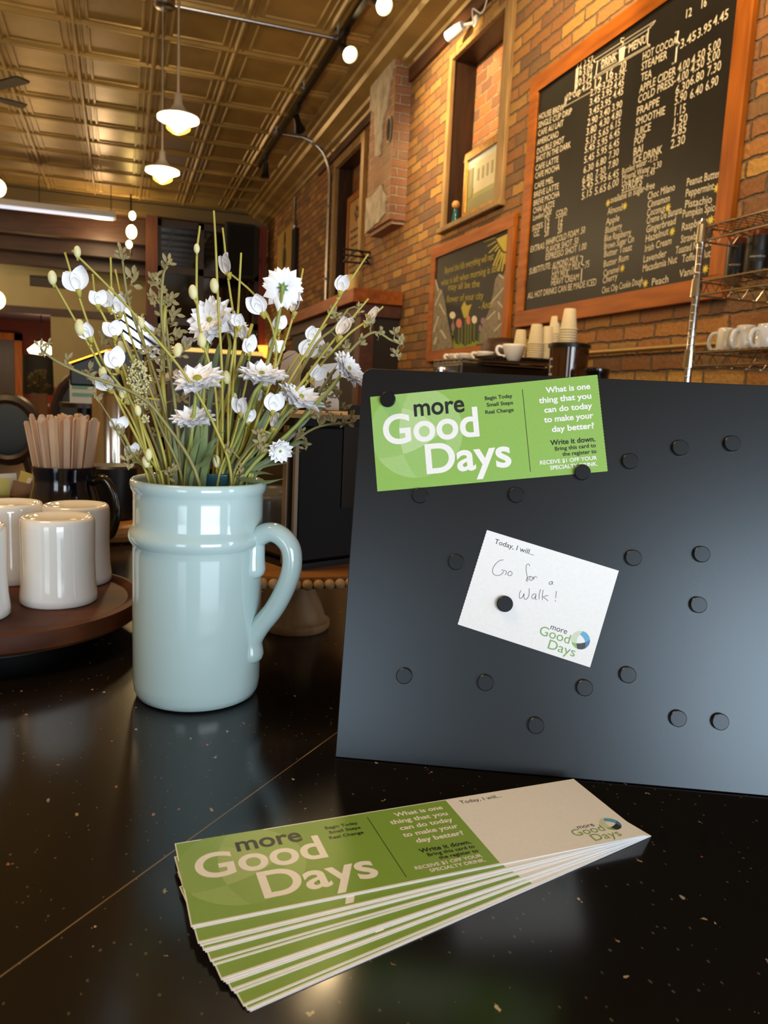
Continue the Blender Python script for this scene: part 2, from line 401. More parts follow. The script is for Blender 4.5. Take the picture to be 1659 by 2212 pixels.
prof = [(X1-.06, ZC), (X1-.05, ZC-.02), (X1, ZC-.022), (X1+.01, ZC-.045), (X1+.06, ZC-.055), (X1+.08, ZC-.085), (XW-.1, ZC-.12), (XW-.085, ZC-.14), (XW-.04, ZC-.15), (XW-.03, ZC-.17), (XW+.0, ZC-.175), (XW+.02, ZC)]
m.add([(x, y, z) for y in (0, YB) for x, z in prof], [(i, i+1, len(prof)+i+1, len(prof)+i) for i in range(len(prof)-1)])
struct('ceiling', m, GOLD_CEIL)
# old board running along the wall just under the cove
m = MB().box((XW-.03, 4.0, ZC-.27), (XW+.01, 5.99, ZC-.17)).box((XW-.03, 6.64, ZC-.25), (XW+.01, 8.9, ZC-.17)); struct('trim_4', m, wood_mat('dark_old_board', '#2c170b', '#5a3218', 'y', 8, .6))
# --- cornice and the low-ceilinged back room
zc1, zc0 = on_y(0, 393, YB).z, on_y(0, 428, YB).z
m = MB().box((X0, YB-.02, zc0), (XW, YB+.2, ZC)).box((X0, YB-.1, zc1-.05), (XW, YB, zc1)).box((X0, YB-.06, zc0+.02), (XW, YB, zc1-.07))
struct('trim_5', m, mat('cornice_paint', '#6b5a35', .45, .2))
m = MB(); m.box((X0, YB+.2, on_y(0, 436, YB+.2).z), (0.55, 18, on_y(0, 436, YB+.2).z+.1))
for py, Y in ((468, 12.75), (505, 13.3), (540, 13.9)):
    z = on_y(0, py, Y).z; m.box((X0, Y-.09, z-.2), (.55, Y+.09, z+.55), mi=1)
struct('trim_6', m, [wood_mat('brown_plank_ceiling', '#2b190c', '#4a2d15', 'x', 8, .5), DARKWOODX])
YW = 14.5
zy1, zy0 = on_y(0, 556, YW).z, on_y(0, 662, YW).z; xo = on_y(110, 720, YW).x; xp = on_y(330, 720, YW).x
m = MB().box((X0, YW, zy0), (.55, YW+.12, zy1+.6)).box((xo, YW, 0), (.55, YW+.12, zy0+.01)); struct('wall_back', m, YELLOW)
m = MB().box((X0, YW-.05, zy0-.09), (.55, YW+.0, zy0+.03)).box((X0, YW-.06, zy1-.02), (.55, YW, zy1+.14)); struct('trim_7', m, DARKWOODX)
m = MB().box((X0, 17.4, 0), (.6, 17.5, 4)).box((X0-.1, YB, 0), (X0, 17.5, 4)).box((.55, YB+.2, 0), (.65, 17.5, 4)); struct('wall_back_far', m, DEEPRED)
m = MB().box((X0, YW+.12, zy0+.0), (.55, 17.4, zy0+.05)); struct('trim_8', m, mat('mauve_soffit', '#5b4450', .8))
px0 = on_y(316, 600, YB).x; px1 = on_y(340, 600, YB).x
m = MB().box((px0, YB-.02, 0), (px1, YB+.2, zc0)); struct('trim_9', m, wood_mat('brown_post', '#4a2613', '#6e3c1e', 'z', 6, .45))
# dark glazed screen between the post and the red pilaster
xs1 = on_y(561, 600, YB).x; zg = on_y(450, 592, YB+.15).z
m = MB().box((px1, YB+.16, 0), (xs1, YB+.2, zc0), mi=1)
for x in (px1+.02, px1+(xs1-px1)*.42, xs1-.03): m.box((x-.04, YB+.08, 0), (x+.04, YB+.19, zc0), mi=0)
for z in (zg, zg-.75, zc0-.06): m.box((px1, YB+.08, z-.05), (xs1, YB+.19, z+.05), mi=0)
struct('window_2', m, [DARKWOOD, mat('dark_glass', '#15100b', .06, coat=.5)])
m = MB().box((xs1, YB-.05, 0), (XW+.05, YB+.2, zc0+.02)); struct('trim_10', m, mat('brick_red_paint', '#8a3a2c', .6))
m = MB().box((X0-.1, YF-.1, 0), (X0, YB, ZC)); struct('wall_left', m, mat('cream_plaster', '#b79a66', .8))
# --- shop front behind the viewer, two big panes
m = MB(); z0, z1 = .48, 2.04
for x0, x1 in ((X0, -2.75), (-1.45, -.1), (2.0, XW+.3)): m.box((x0, YF-.1, 0), (x1, YF, ZC))
for x0, x1 in ((-2.75, -1.45), (-.1, 2.0)):
    m.box((x0, YF-.1, 0), (x1, YF, z0)); m.box((x0, YF-.1, z1), (x1, YF, ZC))
struct('wall_front', m, mat('cream_plaster', '#b79a66', .8))
for k, (x0, x1, nm) in enumerate(((-2.75, -1.45, 1), (-.1, 2.0, 2))):
    m = MB()
    for x in [x0+(x1-x0)*i/(nm+1) for i in range(nm+2)]: m.box((x-.03, YF-.06, z0), (x+.03, YF+.03, z1))
    for z in (z0, z1-.06, z1-.45): m.box((x0, YF-.06, z), (x1, YF+.03, z+.06))
    struct('window_%d' % (3+k), m, DARKWOOD)

# door in the far red room
d0 = on_y(-30, 800, 17.3); d1 = on_y(33, 800, 17.3); dz = on_y(20, 735, 17.3).z
m = MB().box((d0.x, 17.28, 0), (d1.x, 17.39, dz), mi=0)
for x0_, x1_ in ((d1.x, d1.x+.14), (d0.x-.14, d0.x)): m.box((x0_, 17.22, 0), (x1_, 17.39, dz+.14), mi=1)
m.box((d0.x-.14, 17.22, dz), (d1.x+.14, 17.39, dz+.14), mi=1)
struct('door_1', m, [DARKWOOD, OAKZ])
# ================================================================== the counter
g = NG('black_speckled_stone'); o_, x_, y_, z_ = g.obj()
def flecks(scale, thr, dens, stretchv):
    mp = g.n('ShaderNodeMapping'); g.nt.links.new(o_, mp.inputs[0]); mp.inputs['Scale'].default_value = stretchv
    mp.inputs['Rotation'].default_value = (0, 0, .5)
    v = g.n('ShaderNodeTexVoronoi'); v.inputs['Scale'].default_value = scale; g.nt.links.new(mp.outputs[0], v.inputs['Vector'])
    sp = g.n('ShaderNodeSeparateColor'); g.nt.links.new(v.outputs['Color'], sp.inputs[0])
    d = g.math('ADD', v.outputs['Distance'], g.math('MULTIPLY', g.math('SUBTRACT', g.noise(o_, 420, 3), .5), .38))
    return g.math('MULTIPLY', g.math('LESS_THAN', d, thr), g.math('LESS_THAN', sp.outputs[0], dens)), sp.outputs[1]
f1, r1 = flecks(95, .085, .30, (1, .55, 1)); f2, r2 = flecks(260, .14, .30, (1, .6, 1)); f3, r3 = flecks(48, .04, .35, (.8, 1, 1))
base = g.mix(g.noise(o_, 5, 3), (.0035, .003, .0028), (.009, .0065, .005))
c = g.mix(g.math('MULTIPLY', f2, .5), base, (.16, .12, .08))
c = g.mix(f1, c, g.ramp(r1, [(0, (.5, .42, .28)), (.55, (.26, .19, .12)), (.8, (.30, .07, .04)), (1, (.3, .3, .28))]))
c = g.mix(f3, c, g.ramp(r3, [(0, (.45, .36, .22)), (.7, (.22, .14, .08)), (1, (.32, .08, .04))]))
sa, sb = on_z(0, 2110, CT), on_z(724, 1585, CT); sd = (sb-sa).normalized(); sn = Vector((-sd.y, sd.x, 0))
dist = g.math('ABSOLUTE', g.math('SUBTRACT', g.math('ADD', g.math('MULTIPLY', x_, sn.x), g.math('MULTIPLY', y_, sn.y)), sa.dot(sn)))
seam = g.math('MULTIPLY', g.math('LESS_THAN', dist, .0005), g.math('ADD', .0, g.math('MULTIPLY', g.noise(o_, 30, 2), 1.1)))
c = g.mix(seam, c, (.30, .20, .10))
g.nt.links.new(c, g.b.inputs['Base Color']); g.b.inputs['Roughness'].default_value = .16; g.b.inputs['Specular IOR Level'].default_value = .5
COUNTER = g.m
ct = thing('counter', 'black speckled stone counter carrying the blue mug, board and cards', 'counter', (0, 0, 0))
m = MB().box((-1.25, -.2, CT-.04), (1.02, 2.05, CT)); part('countertop', m, COUNTER, ct, bevel=.004)
m = MB().box((-1.2, -.1, 0), (.97, 2.0, CT-.04)); part('cabinet_body', m, DARKWOOD, ct)

# ================================================================== magnet board
AZ, TI = math.radians(24.589), math.radians(13.4277)
sa_, ca_, st_, ct_ = math.sin(AZ), math.cos(AZ), math.sin(TI), math.cos(TI)
BX, BY, BN = Vector((ca_, -sa_, 0)), Vector((sa_*st_, ca_*st_, ct_)), Vector((-sa_*ct_, -ca_*ct_, st_))
b0 = on_z(724, 1637, CT)
BM = Matrix(((BX.x, BY.x, BN.x, b0.x), (BX.y, BY.y, BN.y, b0.y), (BX.z, BY.z, BN.z, b0.z+.0006), (0, 0, 0, 1)))
def rrect(x0, y0, x1, y1, r, corners=(1, 1, 1, 1), n=6):
    out = []
    for (cx_, cy_, a0), on in zip(((x1, y1, 0), (x0, y1, 90), (x0, y0, 180), (x1, y0, 270)), corners):
        if not on: out.append((cx_, cy_)); continue
        sx = -1 if cx_ == x1 else 1; sy = -1 if cy_ == y1 else 1
        for k in range(n+1):
            a = math.radians(a0+90*k/n); out.append((cx_+sx*r+r*math.cos(a), cy_+sy*r+r*math.sin(a)))
    return out
BOARDM = mat('black_powder_coat', (.0042, .0043, .0048), .31, 0, bump=(900, .05, .0003), tint=(.78, .9, 1), spec=.68)
bd = thing('magnet_board', 'large black metal magnet board leaning back on the counter', 'board', M=BM)
m = MB().prism(rrect(0, 0, .392, .2885, .007, (1, 1, 0, 0)), (0, 0, -.0016), (1, 0, 0), (0, 1, 0), .0016)
part('panel', m, BOARDM, bd, local=True, bevel=.0005)
m = MB().box((.02, .012, -.06), (.37, .0135, -.0016)); part('rear_foot', m, BOARDM, bd, local=True)
# magnets
MAGM = mat('black_magnet', (.0045, .0046, .005), .33, tint=(.78, .9, 1))
R_ = .0058
mag_me = None
mags = [((20.6, 264.8), 'black disc magnet pinning the top left corner of the green card'), ((166.1, 217.6), 'black disc magnet pinning the lower right edge of the green card'),
 ((115.5, 118.8), 'black disc magnet pinning the white card on the board'),
 ((49.2, 193.8), 'black disc magnet just under the green card, nearest the board left edge'), ((119.6, 198.2), 'black disc magnet under the middle of the green card'),
 ((78.7, 146.6), 'black disc magnet alone on the board left of the white card'), ((46.2, 62.0), 'leftmost of the lone black disc magnets below the white card'),
 ((104.7, 61.7), 'black disc magnet directly below the left corner of the white card'), ((174.6, 63.7), 'black disc magnet just below the bottom tip of the white card'),
 ((204.1, 75.1), 'black disc magnet right of the bottom tip of the white card'), ((141.9, 34.7), 'lowest black disc magnet in the middle of the board, nearest the card stack'),
 ((204.7, 157.9), 'black disc magnet close to the upper right corner of the white card'), ((251.9, 163.6), 'upper of two black disc magnets far right of the white card'),
 ((250.8, 127.7), 'lower of two black disc magnets far right of the white card'), ((239.5, 47.7), 'left one of a close pair of disc magnets low on the board right'),
 ((268.0, 47.9), 'right one of a close pair of disc magnets low on the board right'), ((199.7, 227.6), 'black disc magnet just right of the green card corner, lowest of three'),
 ((234.6, 239.3), 'middle disc magnet of three in a row right of the green card'), ((270.7, 244.3), 'highest black disc magnet near the upper right of the board')]
proto = None
for k, ((mx, my), lb) in enumerate(mags):
    zoff = .0007 if k < 3 else .0001
    M = BM @ Matrix.Translation((mx/1000, my/1000, zoff))
    if proto is None:
        mm = MB().lathe([(0, 0), (R_, 0), (R_, .0022), (R_-.0005, .0027), (R_-.0008, .0027), (0, .00272)], (0, 0, 0), 40)
        proto = solo('disc_magnet', mm, MAGM, lb, 'magnet', group='black disc magnets on the board', M=M, local=True, smooth=40)
    else: dup(proto, M, lb)

# ================================================================== printed cards
def circ3(a, b, c):
    (x1, y1), (x2, y2), (x3, y3) = a, b, c
    d = 2*(x1*(y2-y3)+x2*(y3-y1)+x3*(y1-y2))
    ux = ((x1*x1+y1*y1)*(y2-y3)+(x2*x2+y2*y2)*(y3-y1)+(x3*x3+y3*y3)*(y1-y2))/d
    uy = ((x1*x1+y1*y1)*(x3-x2)+(x2*x2+y2*y2)*(x1-x3)+(x3*x3+y3*y3)*(x2-x1))/d
    return ux, uy, math.hypot(x1-ux, y1-uy)
ARC1 = circ3((-.82, .58), (-.05, .475), (.52, -.06)); ARC2 = circ3((-.79, -.5), (-.1, -.40), (.92, .35)); ARC3 = circ3((-.29, .465), (-.32, -.44), (-.10, -.95))
def clip(poly, f):
    out = []
    for i in range(len(poly)):
        a, b = poly[i], poly[(i+1) % len(poly)]; fa, fb = f(a), f(b)
        if fa >= 0: out.append(a)
        if (fa >= 0) != (fb >= 0):
            t = fa/(fa-fb); out.append((a[0]+(b[0]-a[0])*t, a[1]+(b[1]-a[1])*t))
    return out
def globe_cells():
    """the emblem: a disc cut by three arcs, as small grid cells sorted into its six fields"""
    F = [lambda p, A=A: A[2]-math.hypot(p[0]-A[0], p[1]-A[1]) for A in (ARC1, ARC2, ARC3)]
    ins = lambda p: [f(p) for f in F]
    D = lambda p: 1-math.hypot(*p)
    fields = {'white': [], 'sky': [], 'blue': [], 'grey': [], 'green': [], 'pale': []}
    key = {(1, 1, 1): 'white', (0, 1, 1): 'sky', (0, 0, 1): 'blue', (1, 0, 1): 'grey', (1, 0, 0): 'green', (1, 1, 0): 'pale', (0, 1, 0): 'pale', (0, 0, 0): 'grey'}
    n = 22
    for i in range(n):
        for j in range(n):
            x0, y0, s = -1+2*i/n, -1+2*j/n, 2/n
            pieces = [clip([(x0, y0), (x0+s, y0), (x0+s, y0+s), (x0, y0+s)], D)]
            for f in F:
                nx = []
                for p in pieces:
                    if len(p) > 2: nx += [clip(p, f), clip(p, lambda q: -f(q))]
                pieces = nx
            for p in pieces:
                if len(p) < 3: continue
                c_ = (sum(q[0] for q in p)/len(p), sum(q[1] for q in p)/len(p))
                fields[key[tuple(int(v > 0) for v in ins(c_))]].append(p)
    return fields
GLOBE = globe_cells()
def paper(name, c): return mat(name, c, .42, noise=(400, .02))
PGREEN, PGREEN2, PGREEN3 = paper('print_green', (.262, .47, .09)), paper('print_green_light', (.36, .56, .19)), paper('print_green_mid', (.30, .515, .14))
PGREEN4 = paper('print_green_lighter', (.45, .63, .28))
PWHITE, PBLACK = paper('paper_white', (.84, .845, .85)), paper('print_black', (.012, .013, .016))
INKW = paper('print_white', (.86, .86, .84)); INKG = paper('print_logo_green', (.20, .38, .10))
LOGO = [paper('logo_sky', (.12, .40, .62)), paper('logo_blue', (.05, .19, .38)), paper('logo_grey', (.035, .037, .042)), paper('logo_green', (.25, .47, .12)), paper('logo_pale', (.60, .70, .52)), PWHITE]
PGREEN_DIM = paper('print_green_dimmed', (.215, .375, .058)); PG2_DIM, PG3_DIM, PG4_DIM = paper('print_green_dimmed_light', (.30, .46, .12)), paper('print_green_dimmed_mid', (.25, .41, .085)), paper('print_green_dimmed_lighter', (.36, .50, .17))  # pinned card's greens darkened: dimmer light on the stack put into the colour
TH = .00034
GW, CH, WW = .1685, .072, .098
mmv = lambda x, y, z=0: Vector((x/1000, y/1000, z))
def card_headline(mb, dz):
    U = Vector((0, 1, 0)); N = Vector((0, 0, 1))
    for s, a, b, y, cap, bo in (('Good', 7.7, 79, 34.9, 21.6, .02), ('Days', 37.7, 100.4, 10.2, 21.6, .02)):
        write(mb, s, mmv(a, y, dz), mmv(b, y, dz), U, cap/1000, N, 0, bo, 10)
def card_question(mb, dz):
    U = Vector((0, 1, 0)); N = Vector((0, 0, 1))
    for s, a, b, y, cap in (("What is one", 130.2, 162.6, 62, 4.2), ("thing that you", 124.5, 162.6, 54.8, 4.2), ("can do today", 127.7, 162.6, 47.4, 4.2), ("to make your", 126.8, 162.6, 40.1, 4.2), ("day better?", 131.8, 162.4, 32.5, 4.2)):
        write(mb, s, mmv(a, y, dz), mmv(b, y, dz), U, cap/1000, N, 0, .028, 4)
    for s, a, b, y in (("RECEIVE $1 OFF YOUR", 120.9, 162, 9.2), ("SPECIALTY DRINK.", 127.8, 162, 4.8)):
        write(mb, s, mmv(a, y, dz), mmv(b, y, dz), U, .0028, N, 0, .022, 4)
def card_text_black(mb, dz):
    U = Vector((0, 1, 0)); N = Vector((0, 0, 1))
    write(mb, 'more', mmv(32, 54, dz), mmv(69.7, 54, dz), U, .0132, N, 0, .018, 8)
    for s, a, b, y in (("Begin Today", 85.3, 105.6, 61.1), ("Small Steps", 86.2, 105.6, 56.0), ("Real Change", 84.7, 105.6, 50.6)):
        write(mb, s, mmv(a, y, dz), mmv(b, y, dz), U, .0027, N, 0, .02, 4)
    write(mb, "Write it down.", mmv(129.7, 22.8, dz), mmv(162.2, 22.8, dz), U, .0037, N, 0, .024, 4)
    for s, a, b, y in (("Bring this card to", 132.6, 162.2, 18.5), ("the register to", 137.6, 162.2, 14.1)):
        write(mb, s, mmv(a, y, dz), mmv(b, y, dz), U, .0028, N, 0, .02, 4)
    mb.quad(mmv(113.2, 4.6, dz), mmv(113.6, 4.6, dz), mmv(113.6, 66.4, dz), mmv(113.2, 66.4, dz))
def card_circles(mb, dz):
    ang = 0
    tint = {'white': 2, 'sky': 1, 'blue': 1, 'grey': 0, 'green': 1, 'pale': 0}
    for k, cells in GLOBE.items():
        for p in cells:
            q = [(32.5+34.5*x, 42+34.5*y) for x, y in p]
            for f in (lambda c: c[0], lambda c: 72-c[1], lambda c: 168-c[0], lambda c: c[1]): q = clip(q, f) if len(q) > 2 else q
            if len(q) > 2: mb.add([mmv(*c, dz) for c in q], [tuple(range(len(q)))], tint[k])
def serrated(x, y0, y1, sgn, n=60, d=.0003):
    return [(x+(sgn*d if k % 2 else 0), y0+(y1-y0)*k/n) for k in range(n+1)]
def logo(mbs, x0, dz):
    """'more Good Days' with the emblem on the white part; x0 = left edge of the white part in mm"""
    U = Vector((0, 1, 0)); N = Vector((0, 0, 1))
    write(mbs['g'], 'Good', mmv(x0+57.1, 11.2, dz), mmv(x0+79.2, 11.2, dz), U, .0066, N, 0, 0, 8)
    write(mbs['g'], 'Days', mmv(x0+65.7, 3.6, dz), mmv(x0+85.4, 3.6, dz), U, .0066, N, 0, 0, 8)
    write(mbs['k'], 'more', mmv(x0+63.7, 17.3, dz), mmv(x0+75.7, 17.3, dz), U, .0040, N, 0, 0, 6)
    write(mbs['t'], 'Today, I will...', mmv(x0+7.7, 64.2, dz), mmv(x0+37.3, 64.2, dz), U, .0036, N, 0, 0, 6)
    for i, k in enumerate(('sky', 'blue', 'grey', 'green', 'pale', 'white')):
        for p in GLOBE[k]: mbs['e'].add([mmv(x0+86.3+6.6*x, 16.4+6.6*y, dz) for x, y in p], [tuple(range(len(p)))], i)
# --- green half pinned to the board
def at_board(mx, my, ang, lift):
    return BM @ Matrix.Translation((mx/1000, my/1000, lift)) @ Matrix.Rotation(math.radians(ang), 4, 'Z')
gc = thing('green_card', 'green printed card half pinned at the top of the black board', 'card', M=at_board(17.42, 195.18, 8.34, .00022))
m = MB().prism([(0, 0)] + serrated(GW, 0, CH, 1) + [(0, CH)], (0, 0, 0), (1, 0, 0), (0, 1, 0), TH); part('paper', m, PGREEN, gc, local=True)
m = MB(); card_circles(m, TH+.00003); part('printed_circles', m, [PGREEN3, PGREEN2, PGREEN4], gc, local=True)
m = MB(); card_headline(m, TH+.00008); part('headline_lettering', m, INKW, gc, local=True)
m = MB(); card_question(m, TH+.00008); part('question_lettering', m, INKW, gc, local=True)
m = MB(); card_text_black(m, TH+.0001); part('black_lettering', m, PBLACK, gc, local=True)
# --- white half with handwriting
wc = thing('white_card', 'white torn-off card with pencilled Go for a Walk on the black board', 'card', M=at_board(82.73, 101.59, -13.83, .00022))
m = MB().prism([(0, 0), (WW, 0), (WW, CH)] + serrated(0, CH, 0, -1), (0, 0, 0), (1, 0, 0), (0, 1, 0), TH); part('paper', m, PWHITE, wc, local=True)
mb = {k: MB() for k in 'gket'}; logo(mb, 0, TH+.00006); part('heading_lettering', mb['t'], PBLACK, wc, local=True)
part('green_lettering', mb['g'], INKG, wc, local=True); part('black_lettering', mb['k'], PBLACK, wc, local=True); part('globe_emblem', mb['e'], LOGO, wc, local=True)
HW = [[(17.6, 54.8), (14.9, 53.1), (12.7, 49.1), (12.3, 45.1), (13.9, 42.6), (16.8, 42.5), (19.2, 44.2), (20.2, 46.8)], [(18.4, 47.3), (22.0, 47.4), (22.1, 44.6)], [(24.7, 48.6), (23.5, 46.5), (24.2, 45.1), (26.0, 45.5), (26.4, 47.4), (24.7, 48.5)],
 [(36.9, 55.9), (35.9, 57.3), (34.5, 56), (35.6, 51.9), (37.2, 48.6), (38.6, 46.1), (38.0, 45.0), (37.4, 45.9), (38.0, 48), (39.4, 49.2)], [(39.6, 49), (39.3, 47.3), (40.6, 46.2), (41.5, 47.6), (40.8, 49.1), (39.6, 49.0)], [(41.7, 49.5), (42.4, 47.7), (42.3, 49.4), (43, 50), (44.4, 49.8)],
 [(55.5, 50.4), (54.0, 49.6), (53.7, 48.1), (54.9, 47.9), (55.6, 49.2), (55.7, 50.4), (55.9, 48.8), (56.7, 48.6)],
 [(35.9, 37.3), (35.7, 34.8), (36.7, 31.7), (38.3, 33), (38.8, 35.8), (39.3, 33.6), (40.6, 32.1), (42.1, 33.6), (42.3, 36.8), (41.1, 40.6)], [(46.8, 38.2), (45.2, 37.4), (44.7, 35.3), (45.8, 34.2), (47, 35.7), (47.1, 38), (47.6, 34.5), (48.6, 34.7)],
 [(49.1, 42.4), (49.2, 38.7), (50.1, 35.2)], [(51.0, 42.5), (51.5, 38.6), (52.5, 35.4)], [(55.6, 39.9), (52.5, 37.9), (54.2, 37.1), (56.6, 36.1)], [(60.2, 44.7), (60.7, 41.9), (61.1, 39.6)], [(61.2, 37.9), (61.6, 37.5), (61.9, 37.6)]]
m = MB()
for st in HW: m.tube([mmv(x, y, TH+.00005) for x, y in catmull([(x, y, 0) for x, y in st], 5) for x, y in ((x, y),)] if False else [mmv(p.x, p.y, TH+.00005) for p in catmull([(x, y, 0) for x, y in st], 5)], .00017, 5)
part('handwriting', m, mat('pencil_grey', (.06, .06, .07), .6), wc, local=True)
# --- the fanned stack of whole cards on the counter
angs = [2.3, 2.6, 4.9, 5.3, 6.0, 6.3, 7.7, 8.3, 10.4, 10.7, 11.0, 12.0, 12.4, 14.2, 14.8, 15.0]
nC_ = len(angs); PV = Vector((.3025, .3555, 0))
def cmat(a, z, k):
    R = Matrix.Rotation(math.radians(a), 4, 'Z'); L = .2665
    o = Vector((.2972, .3518, 0)).lerp(Vector((.3084, .3582, 0)), k/(nC_-1)) - (R @ Vector((L, 0, 0)))
    return Matrix.Translation((o.x, o.y, z)) @ R
names = ['topmost card of the fanned stack, headline print fully readable', 'second card of the fanned stack, just under the readable top card']
ords = 'third fourth fifth sixth seventh eighth ninth tenth eleventh twelfth thirteenth fourteenth fifteenth'.split()
names += ['%s card from the top in the fanned stack, green strip showing' % q for q in ords[:-1]] 
names = names[:nC_-1] + ['lowest card of the fanned stack, lying on the counter']
while len(names) < nC_: names.insert(-1, 'fifteenth card from the top in the fanned stack, green strip showing')
zst = .0062/nC_
def card_body():
    m = MB(); L = .2665
    m.box((0, 0, 0), (L, CH, TH-.00002), mi=0)
    m.box((.0006, .0012, TH-.00002), (GW, CH-.0008, TH), mi=1); return m
stack = []
for i in range(nC_):
    z = CT + (nC_-1-i)*zst + .0002; M = cmat(angs[i], z, i)
    if i == 0:
        t = thing('leaflet_card', names[0], 'card', M=M, group='fanned stack of leaflets on the counter'); cardA = t
        part('paper', card_body(), [PWHITE, PGREEN_DIM], t, local=True)
        m = MB(); card_circles(m, TH+.00003); part('printed_circles', m, [PG3_DIM, PG2_DIM, PG4_DIM], t, local=True)
        m = MB(); card_headline(m, TH+.00008); part('headline_lettering', m, INKW, t, local=True)
        m = MB(); card_question(m, TH+.00008); part('question_lettering', m, INKW, t, local=True)
        m = MB(); card_text_black(m, TH+.0001); part('black_lettering', m, PBLACK, t, local=True)
        mb = {k: MB() for k in 'gket'}; logo(mb, GW*1000, TH+.00006); part('heading_lettering', mb['t'], PBLACK, t, local=True)
        part('green_lettering', mb['g'], INKG, t, local=True); part('logo_lettering', mb['k'], PBLACK, t, local=True); part('globe_emblem', mb['e'], LOGO, t, local=True)
    else:
        if i == 1:
            t = thing('leaflet_card', names[1], 'card', M=M, group='fanned stack of leaflets on the counter'); cardB = t
            part('paper', card_body(), [PWHITE, PGREEN_DIM], t, local=True)
            m = MB(); card_headline(m, TH+.00006); part('headline_lettering', m, INKW, t, local=True)
        elif i in (2, 4, 7, 11): dup(cardB, M, names[i])
        else:
            r = cardB.copy(); COL.objects.link(r); r.matrix_world = M; r['label'] = names[i]
            ch = cardB.children[0] if cardB.children[0].name.startswith('paper') else cardB.children[1]
            q = ch.copy(); COL.objects.link(q); q.parent = r

# ================================================================== blue stoneware mug
BLUE = mat('pale_blue_glaze', '#bad2d2', .1, coat=.5, noise=(9, .03), ior=1.5)
MC = Vector((.0618, .652, CT)); HR = .1855      # centre of the foot, height of the rim
jug = thing('stoneware_jug', 'tall pale blue glazed stoneware mug holding the flowers', 'mug', MC)
pr = [(0, .001), (.047, .001), (.0505, .003), (.0525, .008), (.0533, .016), (.0535, .06), (.0535, .126), (.0535, .1315), (.0541, .1325), (.0563, .1355), (.0570, .1385), (.0568, .1408), (.0558, .1438), (.0538, .1462), (.0530, .1490), (.0530, .156), (.0530, .170), (.0531, .1745), (.0538, .1762), (.0550, .1785), (.0556, .1815), (.0552, .1848), (.0536, .1862), (.0520, .1855), (.0508, .182), (.0500, .174), (.0497, .15), (.0495, .05), (.049, .012), (.04, .008), (0, .008)]
m = MB().lathe(pr, MC+Vector((.0006, 0, 0)), 72); part('body', m, BLUE, jug, smooth=True)
hd = Vector((math.cos(math.radians(-33)), math.sin(math.radians(-33)), 0)); hn = Vector((-hd.y, hd.x, 0))
def HP(px, py): return on_p(px, py, MC+Vector((.0006, 0, 0)), hn)
def hpt(R, z): return MC + hd*R + Vector((0, 0, z))
hp = [HP(539, 1228), HP(541, 1196), HP(553, 1166), HP(580, 1150), HP(606, 1157), HP(628, 1185), HP(630, 1228), HP(614, 1275), HP(590, 1318), HP(562, 1352), HP(543, 1382), HP(535, 1410)]
hp = [p if (p-MC).xy.length > .0508 else MC + hd*.0508 + Vector((0, 0, p.z-MC.z)) for p in hp]
cp = catmull(hp, 8); n_ = len(cp)
rr = [.0098 + .0022*abs(2*i/(n_-1)-1)**3 - (.006 if False else 0) for i in range(n_)]
e0_, e1_ = cp[0]-cp[1], cp[-1]-cp[-2]; e0_.normalize(); e1_.normalize(); cap_ = [(.0085, .12), (.0078, .45), (.006, .72), (.0035, .92)]
cp = [cp[0]+e0_*d_ for d_, _ in cap_] + cp + [cp[-1]+e1_*d_ for d_, _ in cap_[::-1]]; rr = [rr[0]*k_ for _, k_ in cap_] + rr + [rr[-1]*k_ for _, k_ in cap_[::-1]]
m = MB().tube(cp, rr, 20, True, flat=.82, side=hn); part('handle', m, BLUE, jug, smooth=True)
# dark teal inner tumbler seen at the mouth
TEAL = mat('dark_teal_glaze', '#2b4d57', .12, coat=.5)
tc_ = MC + Vector((.0185, .012, 0))
m = MB().lathe([(0, .010), (.0255, .010), (.026, .18), (.0262, .186), (.0272, .1875), (.0272, .1905), (.026, .1915), (.0245, .1905), (.0242, .02), (0, .02)], tc_, 40)
solo('tumbler', m, TEAL, 'dark teal tumbler standing inside the pale blue mug', 'cup', tc_+Vector((0, 0, .010)), smooth=45)

# ================================================================== bead-edged pedestal stand and the black device on it
BEECH = wood_mat('pale_turned_wood', '#96714a', '#c39d70', 'z', 20, .55)
HONEY = wood_mat('honey_wood', '#7a4d20', '#b47c3c', 'x', 9, .4, .2)
PC = Vector((.186, .822, CT))
st = thing('cake_stand', 'round wooden pedestal stand with bead edge behind the blue mug handle', 'cake stand', PC)
zt_ = on_p(640, 1240, PC+Vector((0, -.1, 0)), Vector((0, 1, 0))).z - CT
m = MB().lathe([(0, 0), (.036, 0), (.0385, .003), (.0385, .009), (.036, .0105), (.0335, .012), (.032, .018), (.0275, .03), (.0215, .042), (.019, .052), (.021, zt_-.012), (0, zt_-.012)], PC, 48); part('pedestal', m, BEECH, st, smooth=50)
RD = .118
m = MB().lathe([(0, zt_-.012), (RD-.003, zt_-.012), (RD-.001, zt_-.010), (RD-.001, zt_), (0, zt_)], PC, 64); part('plate', m, HONEY, st, smooth=40)
nb = 70; bead = None
for k in range(nb):
    a = 2*PI*k/nb; d = Vector((math.cos(a), math.sin(a), 0))
    if d.y > .35: continue
    c_ = PC + d*(RD+.003) + Vector((0, 0, zt_-.0065))
    if bead is None:
        mb_ = MB().ell((0, 0, 0), ((.0054, 0, 0), (0, .0054, 0), (0, 0, .0054)), 14, 9)
        bead = part('bead', mb_, BEECH, st, smooth=True, local=True); bead.location = c_-PC
    else:
        b_ = bead.copy(); COL.objects.link(b_); b_.parent = st; b_.location = c_-PC
